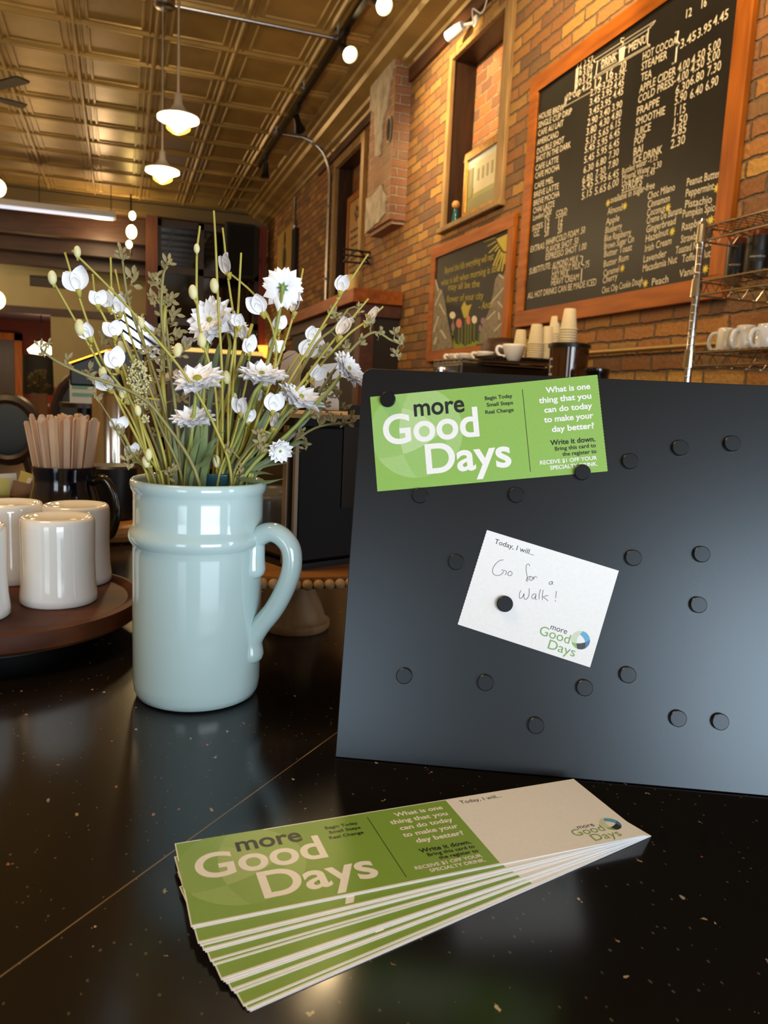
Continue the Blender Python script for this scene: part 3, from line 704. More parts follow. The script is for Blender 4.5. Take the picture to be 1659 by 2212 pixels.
# black device: near face + receding left side
ZS = CT + zt_
e0 = on_z(637, 1232, ZS); e1 = on_z(755, 1216, ZS); e2 = on_z(572, 1181, ZS)
fx = (e1-e0).normalized(); fy = Vector((-fx.y, fx.x, 0)); zt2 = on_p(640, 893, e0, Vector((0, 1, 0))).z
DM = Matrix(((fx.x, fy.x, 0, e0.x), (fx.y, fy.y, 0, e0.y), (0, 0, 1, ZS), (0, 0, 0, 1))); HD = zt2-ZS
dv = thing('toaster_oven', 'black boxy oven with chrome edge standing on the wooden pedestal stand', 'oven', M=DM)
BODYB = mat('matte_black_plastic', '#0f0d0b', .5, spec=.25); SIDEG = mat('smoky_glass_side', '#120c08', .05, coat=.6)
DP, DW = .125, .17
m = MB().box((0, 0, .006), (DW, DP, HD-.012)); part('body', m, BODYB, dv, local=True, bevel=.003)
m = MB().box((-.004, -.002, 0), (DW, DP, .006)); part('base', m, BLACKMETAL, dv, local=True)
m = MB().box((-.003, .016, .012), (0, DP-.004, HD-.02)); part('side_window', m, SIDEG, dv, local=True)
m = MB().box((-.0045, -.002, .006), (-.0005, .002, HD-.012)).box((-.009, .006, .006), (-.0035, .013, HD-.012)); part('edge_trim', m, mat('worn_bronze', '#8a7a68', .3, .9), dv, local=True)
m = MB().box((-.008, -.004, HD-.012), (DW, DP+.004, HD-.004), mi=0).box((-.012, -.008, HD-.004), (DW+.006, DP+.008, HD), mi=1); part('top', m, [BODYB, wood_mat('tan_board_top', '#9c7a4c', '#c4a06c', 'x', 9, .5)], dv, local=True)
m = MB().box((.055, -.0012, .06), (.09, .004, .145), mi=0).box((.063, -.0012, .155), (.078, .004, .166), mi=0); part('recess_panel', m, mat('recess_black', '#050404', .25), dv, local=True)
# paper bag and tag standing on top of it
ztop = ZS+HD
def standing(name, px, label, cat, matl, Y, thick, poly):
    P = [on_p(x, y, Vector((0, Y, 0)), Vector((0, 1, 0))) for x, y in poly]
    zmin = min(p.z for p in P); m = MB(); n = len(P); d = Vector((0, thick, 0)); lift = Vector((0, 0, ztop-zmin))
    m.add([p+lift*0 for p in P]+[p+d for p in P], [tuple(range(n))[::-1], tuple(range(n, 2*n))]+[(i, (i+1) % n, n+(i+1) % n, n+i) for i in range(n)])
    return solo(name, m, matl, label, cat, (P[0].x, Y, zmin))
Yd = (e0+fy*.06).y
standing('paper_bag', 0, 'flat white paper bag standing on the black oven behind the flowers', 'bag', mat('white_paper', '#d9d4cc', .7, noise=(15, .05)), Yd, .02, [(679, 884), (732, 887), (734, 783), (681, 789)])
standing('paper_tag', 0, 'tan round-topped paper tag standing left of the white paper bag', 'tag', mat('kraft_paper', '#b99f86', .7, noise=(15, .05)), Yd+.03, .004, [(596, 884), (640, 884), (652, 800), (650, 770), (638, 758), (625, 757), (614, 764), (606, 800)])
# ================================================================== things on the brick wall
CHALK = mat('chalk_white', '#d9cfb8', .9); CHALKY = mat('chalk_yellow', '#d8c65a', .9); 
SLATE = mat('slate_black', (.0135, .0118, .010), .36, noise=(2.2, .0), col2=(.022, .019, .0155), spec=.10)
def wall_board(name, label, cat, TL, TR, BR, BL, fw_, group=None, frame_m=None, thick=.03):
    """framed board flat on the wall; corners are the inner corners of the frame"""
    ps = [on_x(*p, XW-.02) for p in (TL, TR, BR, BL)]
    y1 = (ps[0].y+ps[3].y)/2; y0 = (ps[1].y+ps[2].y)/2; z1 = ps[0].z; z0 = (ps[2].z+ps[3].z)/2
    t = thing(name, label, cat, (XW, (y0+y1)/2, z0))
    m = MB().box((XW-.018, y0-.01, z0-.01), (XW-.004, y1+.01, z1+.01)); part('slate', m, SLATE, t)
    m = MB(); f = fw_
    m.box((XW-thick, y0-f, z1), (XW-.002, y1+f, z1+f)); m.box((XW-thick, y0-f, z0-f), (XW-.002, y1+f, z0))
    m.box((XW-thick, y1, z0), (XW-.002, y1+f, z1)); m.box((XW-thick, y0-f, z0), (XW-.002, y0, z1), mi=1)
    part('frame', m, [frame_m or OAK, OAKZ], t, bevel=.004)
    return t, y0, y1, z0, z1
mn, my0, my1, mz0, mz1 = wall_board('menu_board', 'large framed chalk drink menu board on the brick wall', 'menu board', (1164, 197), (1593, 0), (1536, 601), (1132, 671), .085)
XB = XW-.0185
def wp(px, py): return on_x(px, py, XB)
ZUP = Vector((0, 0, 1)); NW = Vector((-1, 0, 0))
def zm(ox, oy, s): return lambda x, y: (ox+x/s, oy+y/s)
A_ = zm(1100, 0, 4.1475); B_ = zm(1250, 0, 4.0563); C_ = zm(1100, 330, 5.53); D_ = zm(1300, 440, 4.62); E_ = zm(1310, 370, 6.636)
m = MB()
def chalk(Z, s, x0, y0, x1, y1, cap=None, bold=.004, mi=0, mb=None):
    a, b = wp(*Z(x0, y0)), wp(*Z(x1, y1))
    L = (b-a).length
    if cap is None: cap = min(.05, L/max(1, len(s))*1.25)
    write(mb or m, s, a, b, ZUP, cap, NW, .0006, bold, 2, mi)
CP = .030
for s, *q in (('HOUSE BREW', 265, 1075, 490, 985), ('SINGLE CUP DRIP', 260, 1150, 560, 1020), ('CAFE AU LAIT', 258, 1225, 485, 1125), ('AMERICANO', 250, 1305, 440, 1225), ('DOUBLE SHOT', 248, 1385, 490, 1275), ('SHOT IN THE DARK', 240, 1455, 550, 1320), ('CAFE LATTE', 235, 1535, 440, 1450), ('CAFE MOCHA', 232, 1605, 450, 1520)): chalk(A_, s, *q, CP)
for s, *q in (('CAFE MEL', 300, 440, 530, 350), ('BREVE LATTE', 295, 540, 590, 430), ('BREVE MOCHA', 290, 640, 600, 520), ('CHAI LATTE', 285, 730, 540, 640)): chalk(C_, s, *q, CP)
for s, *q in (('London', 285, 815, 405, 765), ('FOG', 415, 735, 505, 700), ('COLD', 560, 760, 690, 720), ('HOT', 425, 800, 490, 775), ('SIZES', 275, 940, 400, 890), ('OZ.', 290, 1010, 365, 985), ('12', 428, 870, 480, 850), ('16', 425, 935, 478, 915), ('20', 420, 1005, 470, 985), ('12', 590, 830, 640, 812), ('16', 585, 895, 635, 878), ('20', 578, 970, 628, 950)): chalk(C_, s, *q, .028)
for s, *q in (('EXTRAS:', 255, 1190, 425, 1140), ('WHIP/COLD FOAM .50', 435, 1115, 905, 955), ('FLAVOR SHOT .50', 440, 1200, 825, 1085), ('ESPRESSO SHOT 1.00', 435, 1285, 920, 1150), ('SUBSTITUTE:', 240, 1455, 495, 1380), ('ALMOND MILK', 515, 1385, 825, 1300), ('COCONUT MILK', 510, 1450, 850, 1380), ('OAT MILK', 505, 1520, 710, 1470), ('HEAVY CREAM', 500, 1590, 830, 1520), ('.75', 895, 1385, 955, 1362), ('ALL HOT DRINKS CAN BE MADE ICED', 220, 1745, 1040, 1580)): chalk(C_, s, *q, .032)
rows = [('2.75', '3.25', '3.75'), ('3.45', '3.95', '4.45'), ('3.45', '3.95', '4.45'), ('2.90', '3.40', '3.90'), ('3.80', '4.30', '4.80'), ('5.15', '5.65', '6.15'), ('5.45', '5.95', '6.45'), ('5.45', '5.95', '6.45'), ('6.30', '6.80', '7.30'), ('6.80', '7.30', '7.80')]
c1 = [(725, 865), (720, 950), (715, 1040), (700, 1130), (690, 1215), (685, 1300), (675, 1375), (670, 1465), (665, 1555), (655, 1645)]
c2 = [(835, 805), (828, 885), (818, 975), (810, 1060), (805, 1145), (798, 1235), (788, 1322), (783, 1405), (777, 1500), (772, 1588)]
c3 = [(942, 728), (936, 805), (930, 885), (920, 1000), (915, 1082), (905, 1165), (898, 1252), (893, 1342), (890, 1428), (886, 1518)]
for r, a, b, c_ in zip(rows, c1, c2, c3):
    for s, p in zip(r, (a, b, c_)): chalk(A_, s, p[0], p[1], p[0]+90, p[1]-40, .032)
for s, *q in (('5.45', 870, 450, 1000, 400), ('5.95', 1025, 385, 1160, 335), ('6.45', 1180, 330, 1305, 285), ('5.15', 865, 565, 985, 505), ('5.65', 1020, 505, 1155, 455), ('6.00', 1175, 450, 1305, 385)): chalk(C_, s, *q, .034)
for s, *q in (('12', 765, 790, 825, 760), ('16', 870, 715, 930, 688), ('20', 985, 650, 1045, 622)): chalk(A_, s, *q, .04)
for s, *q in (('12', 610, 620, 650, 603), ('2.57', 665, 605, 750, 562), ('16', 605, 690, 650, 668), ('3.09', 660, 680, 745, 635), ('20', 590, 785, 645, 760), ('3.74', 655, 755, 740, 710), ('12 cup', 515, 905, 640, 840), ('4.25', 650, 830, 735, 780)): chalk(A_, s, *q, .034)
for s, *q in (('HOT COCOA', 560, 530, 860, 385), ('STEAMER', 550, 620, 775, 510), ('TEA', 545, 715, 640, 675), ('APPLE CIDER', 530, 820, 850, 650), ('COLD PRESS-', 520, 910, 850, 733), ('FRAPPE', 510, 1010, 705, 920), ('SMOOTHIE', 500, 1105, 755, 1000), ('JUICE', 490, 1200, 630, 1140), ('POP', 485, 1280, 580, 1235), ('BAI', 480, 1365, 560, 1330), ('ICE DRINK', 478, 1440, 730, 1340), ('12', 940, 160, 990, 137), ('16', 1075, 75, 1120, 52)): chalk(B_, s, *q, .032, .010)
for s, *q in (('3.45', 890, 430, 1025, 345), ('3.95', 1040, 338, 1160, 258), ('4.45', 1175, 235, 1308, 160), ('4.00', 868, 640, 970, 585), ('4.50', 985, 575, 1105, 500), ('5.00', 1130, 480, 1240, 415), ('4.00', 858, 735, 960, 680), ('4.50', 980, 650, 1098, 580), ('5.00', 1125, 570, 1235, 505), ('6.30', 848, 835, 968, 770), ('6.80', 975, 750, 1095, 690), ('7.30', 1125, 670, 1245, 610), ('5.90', 840, 925, 945, 870), ('6.40', 975, 870, 1085, 810), ('6.90', 1110, 800, 1220, 740), ('1.15', 840, 1015, 935, 985), ('1.50', 835, 1115, 950, 1070), ('2.85', 815, 1200, 940, 1160), ('2.30', 805, 1305, 930, 1255)): chalk(B_, s, *q, .035, .004)
for s, *q in (('Bottled water -1.15', 380, 1530, 690, 1400), ('Mineral Water -2.30', 380, 1585, 725, 1462), ('Made Coke -1.45', 378, 1640, 665, 1525)): chalk(B_, s, *q, .026)
chalk(C_, 'SYRUPS', 1345, 462, 1585, 385, .038, .012)
for s, *q in (('available in sugar-free', 60, 460, 690, 240), ('Almond', 15, 625, 225, 560), ('Choc Milano', 590, 410, 980, 270), ('Cinnamon', 590, 530, 905, 430), ('Coconut', 580, 650, 840, 575), ('Creme De Banana', 575, 760, 1080, 600), ('Gingerbread', 570, 885, 990, 755), ('Hazelnut', 560, 1020, 890, 905), ('Irish Cream', 550, 1160, 930, 1040), ('Lavender', 530, 1310, 860, 1220), ('Macadamia Nut', 520, 1445, 1010, 1310), ('Peach', 650, 1640, 885, 1590), ('Peanut Butter', 1150, 215, 1625, 80), ('Peppermint', 1135, 370, 1540, 262), ('Pistachio', 1125, 530, 1510, 450), ('Pumpkin Spice', 1090, 665, 1590, 560), ('Raspberry', 1080, 855, 1470, 745), ('Strawberry', 1065, 1030, 1430, 940), ('Toasted Nut Parts', 990, 1190, 1530, 1055), ('Toffee Nut', 1080, 1310, 1490, 1225), ('Vanilla', 1040, 1525, 1330, 1455)): chalk(E_, s, *q, .030, .006)
for s, *q in (('Apple', 40, 215, 175, 170), ('Blueberry', 35, 300, 200, 250), ('Blue Raspberry', 25, 380, 290, 315), ('Brown Sugar Cin', 22, 460, 320, 380), ('Butter Toast', 22, 535, 300, 465), ('Butter Rum', 18, 635, 265, 562), ('Caramel', 15, 728, 170, 680), ('Cherry', 8, 800, 155, 750), ('Choc Chip Cookie Dough', 0, 898, 410, 800)): chalk(D_, s, *q, .030, .006)
def stroke(Z, pts, r=.0026, mi=0): m.tube([wp(*Z(*p))+NW*.0005 for p in pts], r, 4, True, mi)
for pts in ([(755, 540), (1310, 185)], [(800, 548), (1270, 245)], [(755, 540), (770, 560), (795, 548)], [(1310, 185), (1285, 225), (1262, 232)], [(795, 545), (778, 670)], [(1250, 250), (1238, 392)], [(770, 682), (1262, 398)], [(762, 705), (1262, 412)], [(770, 682), (762, 705)], [(1238, 392), (1262, 412)], [(820, 570), (975, 475)], [(1042, 432), (1240, 310)], [(825, 625), (965, 545)], [(985, 610), (1240, 470)][:0],
            [(605, 615), (590, 822)], [(620, 608), (604, 800)], [(588, 822), (505, 868), (490, 960), (735, 825)], [(600, 826), (515, 878), (505, 945)], [(1030, 340), (1005, 345), (1002, 370), (1025, 385), (1015, 405)]): stroke(A_, pts)
stroke(B_, [(850, 285), (875, 275), (862, 360), (885, 385), (862, 415), (850, 545), (822, 560)], .004)
stroke(C_, [(850, 1235), (880, 1240), (865, 1330), (900, 1350), (870, 1380), (860, 1530)], .003)
stroke(C_, [(1345, 485), (1580, 405)], .003); stroke(C_, [(555, 780), (690, 738)], .002); stroke(C_, [(415, 760), (505, 725)], .002)
for a in ((760, 805, 835, 770), (868, 730, 935, 698), (985, 665, 1050, 632)): stroke(A_, [a[:2], a[2:]], .0025)
chalk(A_, 'DRINK', 825, 612, 960, 535, .036, .01); chalk(A_, 'MENU', 1068, 475, 1230, 378, .036, .01)
flatpoly(m, [wp(*A_(*p))+NW*.0004 for p in ((985, 440), (1010, 425), (1042, 410), (1025, 540), (985, 562))], 0)
part('chalk_lettering', m, [CHALK, CHALKY], mn); m = MB()
def star(Z, x, y, r):
    c_ = wp(*Z(x, y)); pts = []
    for k in range(16):
        a = PI*k/8; q = r*(1 if k % 2 == 0 else .45); pts.append(c_+Vector((-.0008, q*math.cos(a), q*math.sin(a))))
    flatpoly(m, pts)
for x, y in ((25, 455), (265, 500), (885, 520), (945, 865), (1585, 240), (1500, 700), (1420, 1400), (230, 1390), (560, 1610)): star(E_, x, y, .02)
part('chalk_stars', m, CHALKY, mn)

cb, by0, by1, bz0, bz1 = wall_board('chalkboard', 'small framed chalkboard with mountains, tulips and a yellow sun', 'chalkboard', (942, 557), (1097, 496), (1086, 737), (931, 762), .075)
F_ = zm(900, 450, 6.3217); m = MB()
GRY, GRYD = mat('chalk_grey', '#7d7466', .9, noise=(30, .25)), mat('chalk_pale', '#b5aa98', .9)
def poly(pts, mi, d=.0003): flatpoly(m, [wp(*F_(*p))+NW*d for p in pts], mi)
mts = [GRY, GRYD, mat('chalk_sun', '#b3a548', .9), mat('chalk_grass', '#7d8a2c', .9), mat('chalk_pink', '#c77a6c', .9), mat('chalk_purple', '#8d7484', .9), CHALK, mat('chalk_olive_text', '#a89a4c', .9), mat('chalk_stem', '#66702c', .9)]
poly([(250, 960), (300, 1090), (345, 1110), (385, 1260), (430, 1560), (500, 1900), (200, 1960), (215, 1600), (235, 1250)], 0)
poly([(1225, 800), (1180, 920), (1125, 890), (1075, 970), (1040, 1180), (980, 1420), (900, 1600), (830, 1860), (1170, 1800), (1195, 1250)], 0)
for a, b, w_ in (((255, 970), (300, 1130), 22), ((340, 1120), (250, 1330), 20), ((310, 1300), (390, 1450), 26), ((300, 1470), (230, 1690), 22), ((330, 1660), (400, 1780), 34), ((270, 1760), (240, 1860), 30), ((1130, 900), (1190, 960), 34), ((1195, 1080), (1010, 1300), 22), ((1110, 1270), (1190, 1370), 30), ((1080, 1400), (960, 1520), 26), ((1120, 1420), (1130, 1520), 24), ((1170, 1560), (1060, 1680), 26)):
    poly([(a[0]-w_/2, a[1]), (a[0]+w_/2, a[1]), (b[0]+w_/2, b[1]), (b[0]-w_/2, b[1])], 1, .0006)
poly([(1245, 345), (1090, 420), (1120, 480), (1160, 545), (1190, 585), (1228, 595)], 2)
for a, b in (((1075, 400), (920, 460)), ((1085, 450), (970, 520)), ((1110, 490), (990, 610)), ((1125, 520), (1070, 590)), ((1140, 560), (1045, 790)), ((1165, 590), (1080, 790)), ((1180, 610), (1120, 860)), ((1205, 610), (1165, 860)), ((1222, 620), (1200, 760))):
    poly([(a[0]-12, a[1]), (a[0]+12, a[1]), (b[0]+8, b[1]), (b[0]-12, b[1])], 2)
poly([(480, 1690), (540, 1860), (600, 1830), (660, 1880), (720, 1840), (790, 1800), (850, 1820), (770, 1930), (510, 1935)], 3, .0006)
for x, y0_, y1_ in ((500, 1480, 1850), (580, 1640, 1860), (620, 1600, 1850), (670, 1480, 1860), (705, 1580, 1860), (740, 1560, 1850), (790, 1560, 1830), (860, 1700, 1830)): poly([(x-9, y0_), (x+9, y0_), (x+4, y1_), (x-14, y1_)], 8, .0006)
poly([(610, 1360), (650, 1270), (690, 1330), (755, 1310), (720, 1400), (705, 1480), (650, 1500), (625, 1420)], 2, .0009)
def blob(cx_, cy_, rx, ry, mi): poly([(cx_+rx*math.cos(k*PI/5), cy_+ry*math.sin(k*PI/5)) for k in range(10)], mi, .0011)
blob(492, 1460, 42, 50, 6); blob(790, 1520, 38, 55, 6); blob(580, 1570, 40, 65, 4); blob(708, 1525, 28, 65, 4); blob(498, 1620, 24, 60, 5); blob(910, 1540, 34, 50, 5); blob(870, 1640, 20, 50, 5)
for s, *q in (('Beyond the hills everything will rest', 385, 895, 1050, 700), ('what is left when morning is still', 335, 1060, 1110, 860), ('may all be the', 430, 1120, 860, 1070), ('flower of your city', 410, 1285, 910, 1235), ('- Anon', 850, 1385, 1040, 1350)): chalk(F_, s, *q, .045, .004, 7)
part('chalk_drawing', m, mts, cb)

# picture and figurine standing in the near recess
Xp = XW+.015
def gl(px, py, X=Xp): return on_x(px, py, X)
fy1, fy0 = (gl(1008, 330).y+gl(992, 478).y)/2, min(gl(1081, 300).y, nA['y0']+.38)
fz0, fz1 = nA['z0']+.006, gl(1006, 332).z
fy0 = gl(1079, 350).y
pc = thing('framed_picture', 'small gilt framed picture of a pale building standing in the near wall recess', 'picture', (Xp, (fy0+fy1)/2, fz0))
f = .045; m = MB()
m.box((Xp, fy0, fz0), (Xp+.025, fy1, fz0+f)); m.box((Xp, fy0, fz1-f), (Xp+.025, fy1, fz1)); m.box((Xp, fy0, fz0+f), (Xp+.025, fy0+f, fz1-f)); m.box((Xp, fy1-f, fz0+f), (Xp+.025, fy1, fz1-f))
part('frame', m, mat('gilt', '#b07d2a', .35, .6, noise=(40, .3)), pc, bevel=.008)
m = MB(); Xq = Xp+.012; ya, yb, za, zb_ = fy0+f, fy1-f, fz0+f, fz1-f
def pq(u0, u1, v0, v1, mi, d=0): 
    Y = lambda u: yb-(yb-ya)*u; Zv = lambda v: za+(zb_-za)*v
    m.quad((Xq-d, Y(u0), Zv(v0)), (Xq-d, Y(u1), Zv(v0)), (Xq-d, Y(u1), Zv(v1)), (Xq-d, Y(u0), Zv(v1)), mi)
pq(0, 1, 0, 1, 0); pq(0, 1, 0, .42, 1, .001); pq(.25, 1, .3, .85, 2, .002); pq(0, .2, .25, .8, 3, .003)
for u in (.35, .5, .65, .8): pq(u, u+.07, .5, .72, 3, .003)
pq(0, 1, .0, .22, 3, .0035)
part('painting', m, [mat('painted_sky', '#b9bdb8', .4), mat('painted_lawn', '#8b8a24', .4), mat('painted_house', '#c2b48c', .4), mat('painted_trees', '#7a7438', .4)], pc)
fc = on_x(984, 460, XW+.03); 
fg_ = thing('figurine', 'tiny round-headed figurine with teal body beside the gilt picture', 'figurine', (XW+.03, fc.y, nA['z0']+.005))
m = MB().lathe([(0, 0), (.022, 0), (.025, .03), (.017, .1), (.01, .12), (0, .12)], (XW+.03, fc.y, nA['z0']+.006), 20); part('body', m, mat('teal_glass', '#16525c', .15), fg_, smooth=True)
m = MB().ell((XW+.03, fc.y, nA['z0']+.145), ((.028, 0, 0), (0, .028, 0), (0, 0, .028)), 16, 10); part('head', m, mat('tan_ball', '#c08a48', .6), fg_, smooth=True)

# tall framed notice in the far recess
Xn = XW+.03; ny1, ny0 = on_x(748, 500, Xn).y, nB['y0']+.012
nz1 = on_x(757, 424, Xn).z; nz0 = nB['z0']+.006
tn = thing('framed_notice', 'tall wood framed tan notice with dark script in the far wall recess', 'sign', (Xn, (ny0+ny1)/2, nz0))
m = MB(); f = .06
m.box((Xn, ny0, nz1-f), (Xn+.03, ny1, nz1)); m.box((Xn, ny0, nz0), (Xn+.03, ny1, nz0+f)); m.box((Xn, ny1-f, nz0+f), (Xn+.03, ny1, nz1-f)); m.box((Xn, ny0, nz0+f), (Xn+.03, ny0+f, nz1-f)); part('frame', m, OAKZ, tn, bevel=.004)
m = MB().box((Xn+.012, ny0+f, nz0+f), (Xn+.02, ny1-f, nz1-f)); part('paper', m, mat('tan_poster', '#a8813c', .6, noise=(5, .12)), tn)
DINK = mat('dark_ink', '#3a1c10', .7); rnd = random.Random(5); yc_ = (ny0+ny1)/2
for k in range(15):
    z = nz1-f-.3-k*.068; hw = rnd.uniform(.22, .33)*(ny1-ny0-2*f)*1.3
    yy_ = yc_+hw; m = MB()
    while yy_ > yc_-hw:
        L = rnd.uniform(.03, .09); m.box((Xn+.0105, max(yy_-L, yc_-hw), z), (Xn+.012, yy_, z+.024)); yy_ -= L+.022
    part('script_line', m, DINK, tn)
m = MB()
for a in range(5):
    m.ell((Xn+.011, yc_+.05*math.cos(a*1.26), nz1-f-.14+.05*math.sin(a*1.26)), ((.001, 0, 0), (0, .028, 0), (0, 0, .028)), 10, 6)
part('script_emblem', m, DINK, tn)
# hanging banner further along the wall
p0, p1 = on_x(600, 512, XW-.03), on_x(633, 495, XW-.03); bzb = on_x(618, 735, XW-.03).z
hb = thing('wall_banner', 'tan wall banner with dark emblem hanging far down the brick wall', 'banner', (XW-.02, (p0.y+p1.y)/2, bzb))
m = MB().box((XW-.03, p1.y, bzb), (XW-.012, p0.y, p0.z)); part('cloth', m, mat('tan_banner', '#a5853f', .8, noise=(4, .1)), hb)
m = MB(); cyb = (p0.y+p1.y)/2; czb = on_x(617, 560, XW).z
for dz, hw, hh in ((0, .12, .16), (.25, .07, .1), (-.28, .09, .12), (-.95, .13, .07), (-1.2, .13, .07)):
    m = MB(); m.ell((XW-.031, cyb, czb+dz), ((.002, 0, 0), (0, hw, 0), (0, 0, hh)), 10, 6); part('emblem', m, mat('banner_ink', '#2e2416', .8), hb)
q1 = on_x(641, 480, XW-.03)
m = MB().box((XW-.05, q1.y-.02, bzb), (XW-.01, p1.y-.03, p1.z-.02)); solo('speaker_bar', m, BLACKMETAL, 'narrow black vertical strip beside the tan wall banner', 'strip', (XW-.03, q1.y, bzb))
# galvanised conduit: from the track along the ceiling, bends down the wall
q = [on_z(592, 290, ZC-.03), on_z(650, 302, ZC-.03)]
yk = on_x(712, 390, XW-.02).y
pts = [q[0], Vector((q[1].x, yk, ZC-.03)), Vector((XW-.22, yk, ZC-.06)), Vector((XW-.10, yk, ZC-.16)), Vector((XW-.03, yk, ZC-.32)), Vector((XW-.02, yk, ZC-.6)), Vector((XW-.02, yk, CZ+.86))]
pts[0].y = yk
cd = thing('conduit', 'long galvanised conduit bending from ceiling track down the brick wall', 'pipe', (XW-.02, yk, CZ+.86))
m = MB().tube([pts[0], pts[1]] + catmull(pts[2:6], 5) + [pts[6]], .017, 10); part('tube', m, GALV, cd, smooth=50)
m = MB()
for z in (2.0, 1.25): m.box((XW-.045, yk-.03, CZ+z-.012), (XW, yk+.03, CZ+z+.012))
part('clamp', m, GALV, cd)
k2 = on_x(637, 410, XW-.02)
m = MB().tube([(XW-.02, k2.y, ZC-.2), (XW-.02, k2.y, ZC-.4), (XW-.02, k2.y-.08, ZC-.65), (XW-.02, k2.y-.085, p1.z+.03)], .02, 8)
solo('thin_conduit', m, GALV, 'short kinked grey conduit near the far end of the brick wall', 'pipe', (XW-.02, k2.y, p1.z+.03), smooth=50)
# thin pipe low on the wall behind the wire shelf
a, b = on_x(1265, 767, XW-.03), on_x(1600, 733, XW-.03)
zz_ = (a.z+b.z)/2
m = MB().tube([(XW-.03, a.y+.9, zz_), (XW-.03, b.y-.7, zz_)], .011, 8); solo('wall_pipe', m, mat('painted_pipe', '#a08048', .4, .4), 'thin horizontal tan pipe on the bricks behind the wire shelf', 'pipe', (XW-.03, b.y, zz_), smooth=50)
# security camera above the near recess
sc0 = on_x(985, 70, XW-.09)
sv = thing('security_camera', 'small white security camera mounted above the near wall recess', 'camera', (XW-.06, sc0.y, sc0.z))
WPL = mat('white_plastic', '#d8dadc', .35)
dcam = Vector((-.35, .75, -.22)).normalized(); c0 = sc0+Vector((.02, -.06, .02))
m = MB().tube([c0, c0+dcam*.05, c0+dcam*.13], [.030, .036, .036], 16); part('housing', m, WPL, sv, smooth=40)
m = MB().tube([c0+dcam*.125, c0+dcam*.145], [.034, .028], 16); part('lens', m, BLACKMETAL, sv, smooth=40)
m = MB().tube([c0, c0+Vector((.05, -.03, .01)), (XW, c0.y-.05, c0.z+.02)], .012, 8).lathe([(0, 0), (.035, 0), (.035, .012), (0, .012)], (XW-.012, c0.y-.05, c0.z+.02), 16, M=Matrix.Rotation(PI/2, 4, 'Y')); part('bracket', m, WPL, sv, smooth=40)
m = MB().tube(catmull([(XW-.02, c0.y-.05, c0.z), (XW-.06, c0.y-.12, c0.z+.05), (XW-.03, c0.y-.2, c0.z+.0), (XW-.03, c0.y-.3, c0.z+.09), (XW-.01, c0.y-.42, c0.z+.13)], 5), .005, 6); part('cable', m, WPL, sv)

# ================================================================== mantelpiece with candle and black bracket
yM = 5.95; mx0 = on_y(768, 640, yM).x; mzt, mzb = on_y(815, 626, yM).z, on_y(815, 656, yM).z
mt = thing('mantelpiece', 'orange-topped dark wooden mantelpiece standing out from the brick wall', 'mantelpiece', (XW-.2, 7.3, 0))
m = MB().box((mx0-.02, yM, mzb), (XW-.002, 8.75, mzt)); part('shelf', m, wood_mat('mantel_oak', '#7a3c0f', '#ac5f1c', 'y', 7, .45, 0, .3), mt, bevel=.006)
m = MB().box((mx0+.08, yM+.06, 0), (XW-.002, 8.65, mzb)); part('surround', m, mat('dark_hearth', '#160d08', .6), mt)
m = MB().box((mx0+.05, yM+.03, mzb-.1), (XW-.002, 8.7, mzb)).box((mx0+.06, yM+.045, .0), (mx0+.18, yM+.2, mzb)); part('moulding', m, wood_mat('mantel_dark_wood', '#3c1c0c', '#5c2e14', 'y', 7, .5), mt, bevel=.004)  # moulding in a darker brown wood than the shelf
cn = on_y(757, 608, 6.45); 
cd_ = thing('candle', 'cream candle in a clear jar on the mantelpiece', 'candle', (cn.x+.02, 6.45, mzt))
ch = .17
m = MB().lathe([(0, 0), (.05, 0), (.05, ch), (0, ch)], (cn.x+.02, 6.45, mzt+.001), 24); part('wax', m, mat('cream_wax', '#d2b06a', .5), cd_, smooth=40)
m = MB().tube([(cn.x+.02, 6.45, mzt+ch), (cn.x+.02, 6.45, mzt+ch+.02)], .003, 6); part('wick', m, BLACKMETAL, cd_)
b0_, b1_ = on_y(742, 565, 6.9), on_y(806, 572, 6.9)
kb = thing('wall_bracket', 'black wrought iron bracket rack above the mantelpiece', 'bracket', (XW-.1, 6.9, b0_.z))
m = MB()
for dz in (0, .06, .11): m.tube([(b0_.x, 6.9, b0_.z+dz), (XW, 6.9-.02, b0_.z+dz*.9)], .009, 6)
m.tube(catmull([(b0_.x, 6.9, b0_.z), (b0_.x+.12, 6.85, b0_.z+.1), (b0_.x+.25, 6.9, b0_.z), (XW, 6.88, b0_.z+.1)], 5), .008, 6)
part('scrollwork', m, BLACKMETAL, kb)

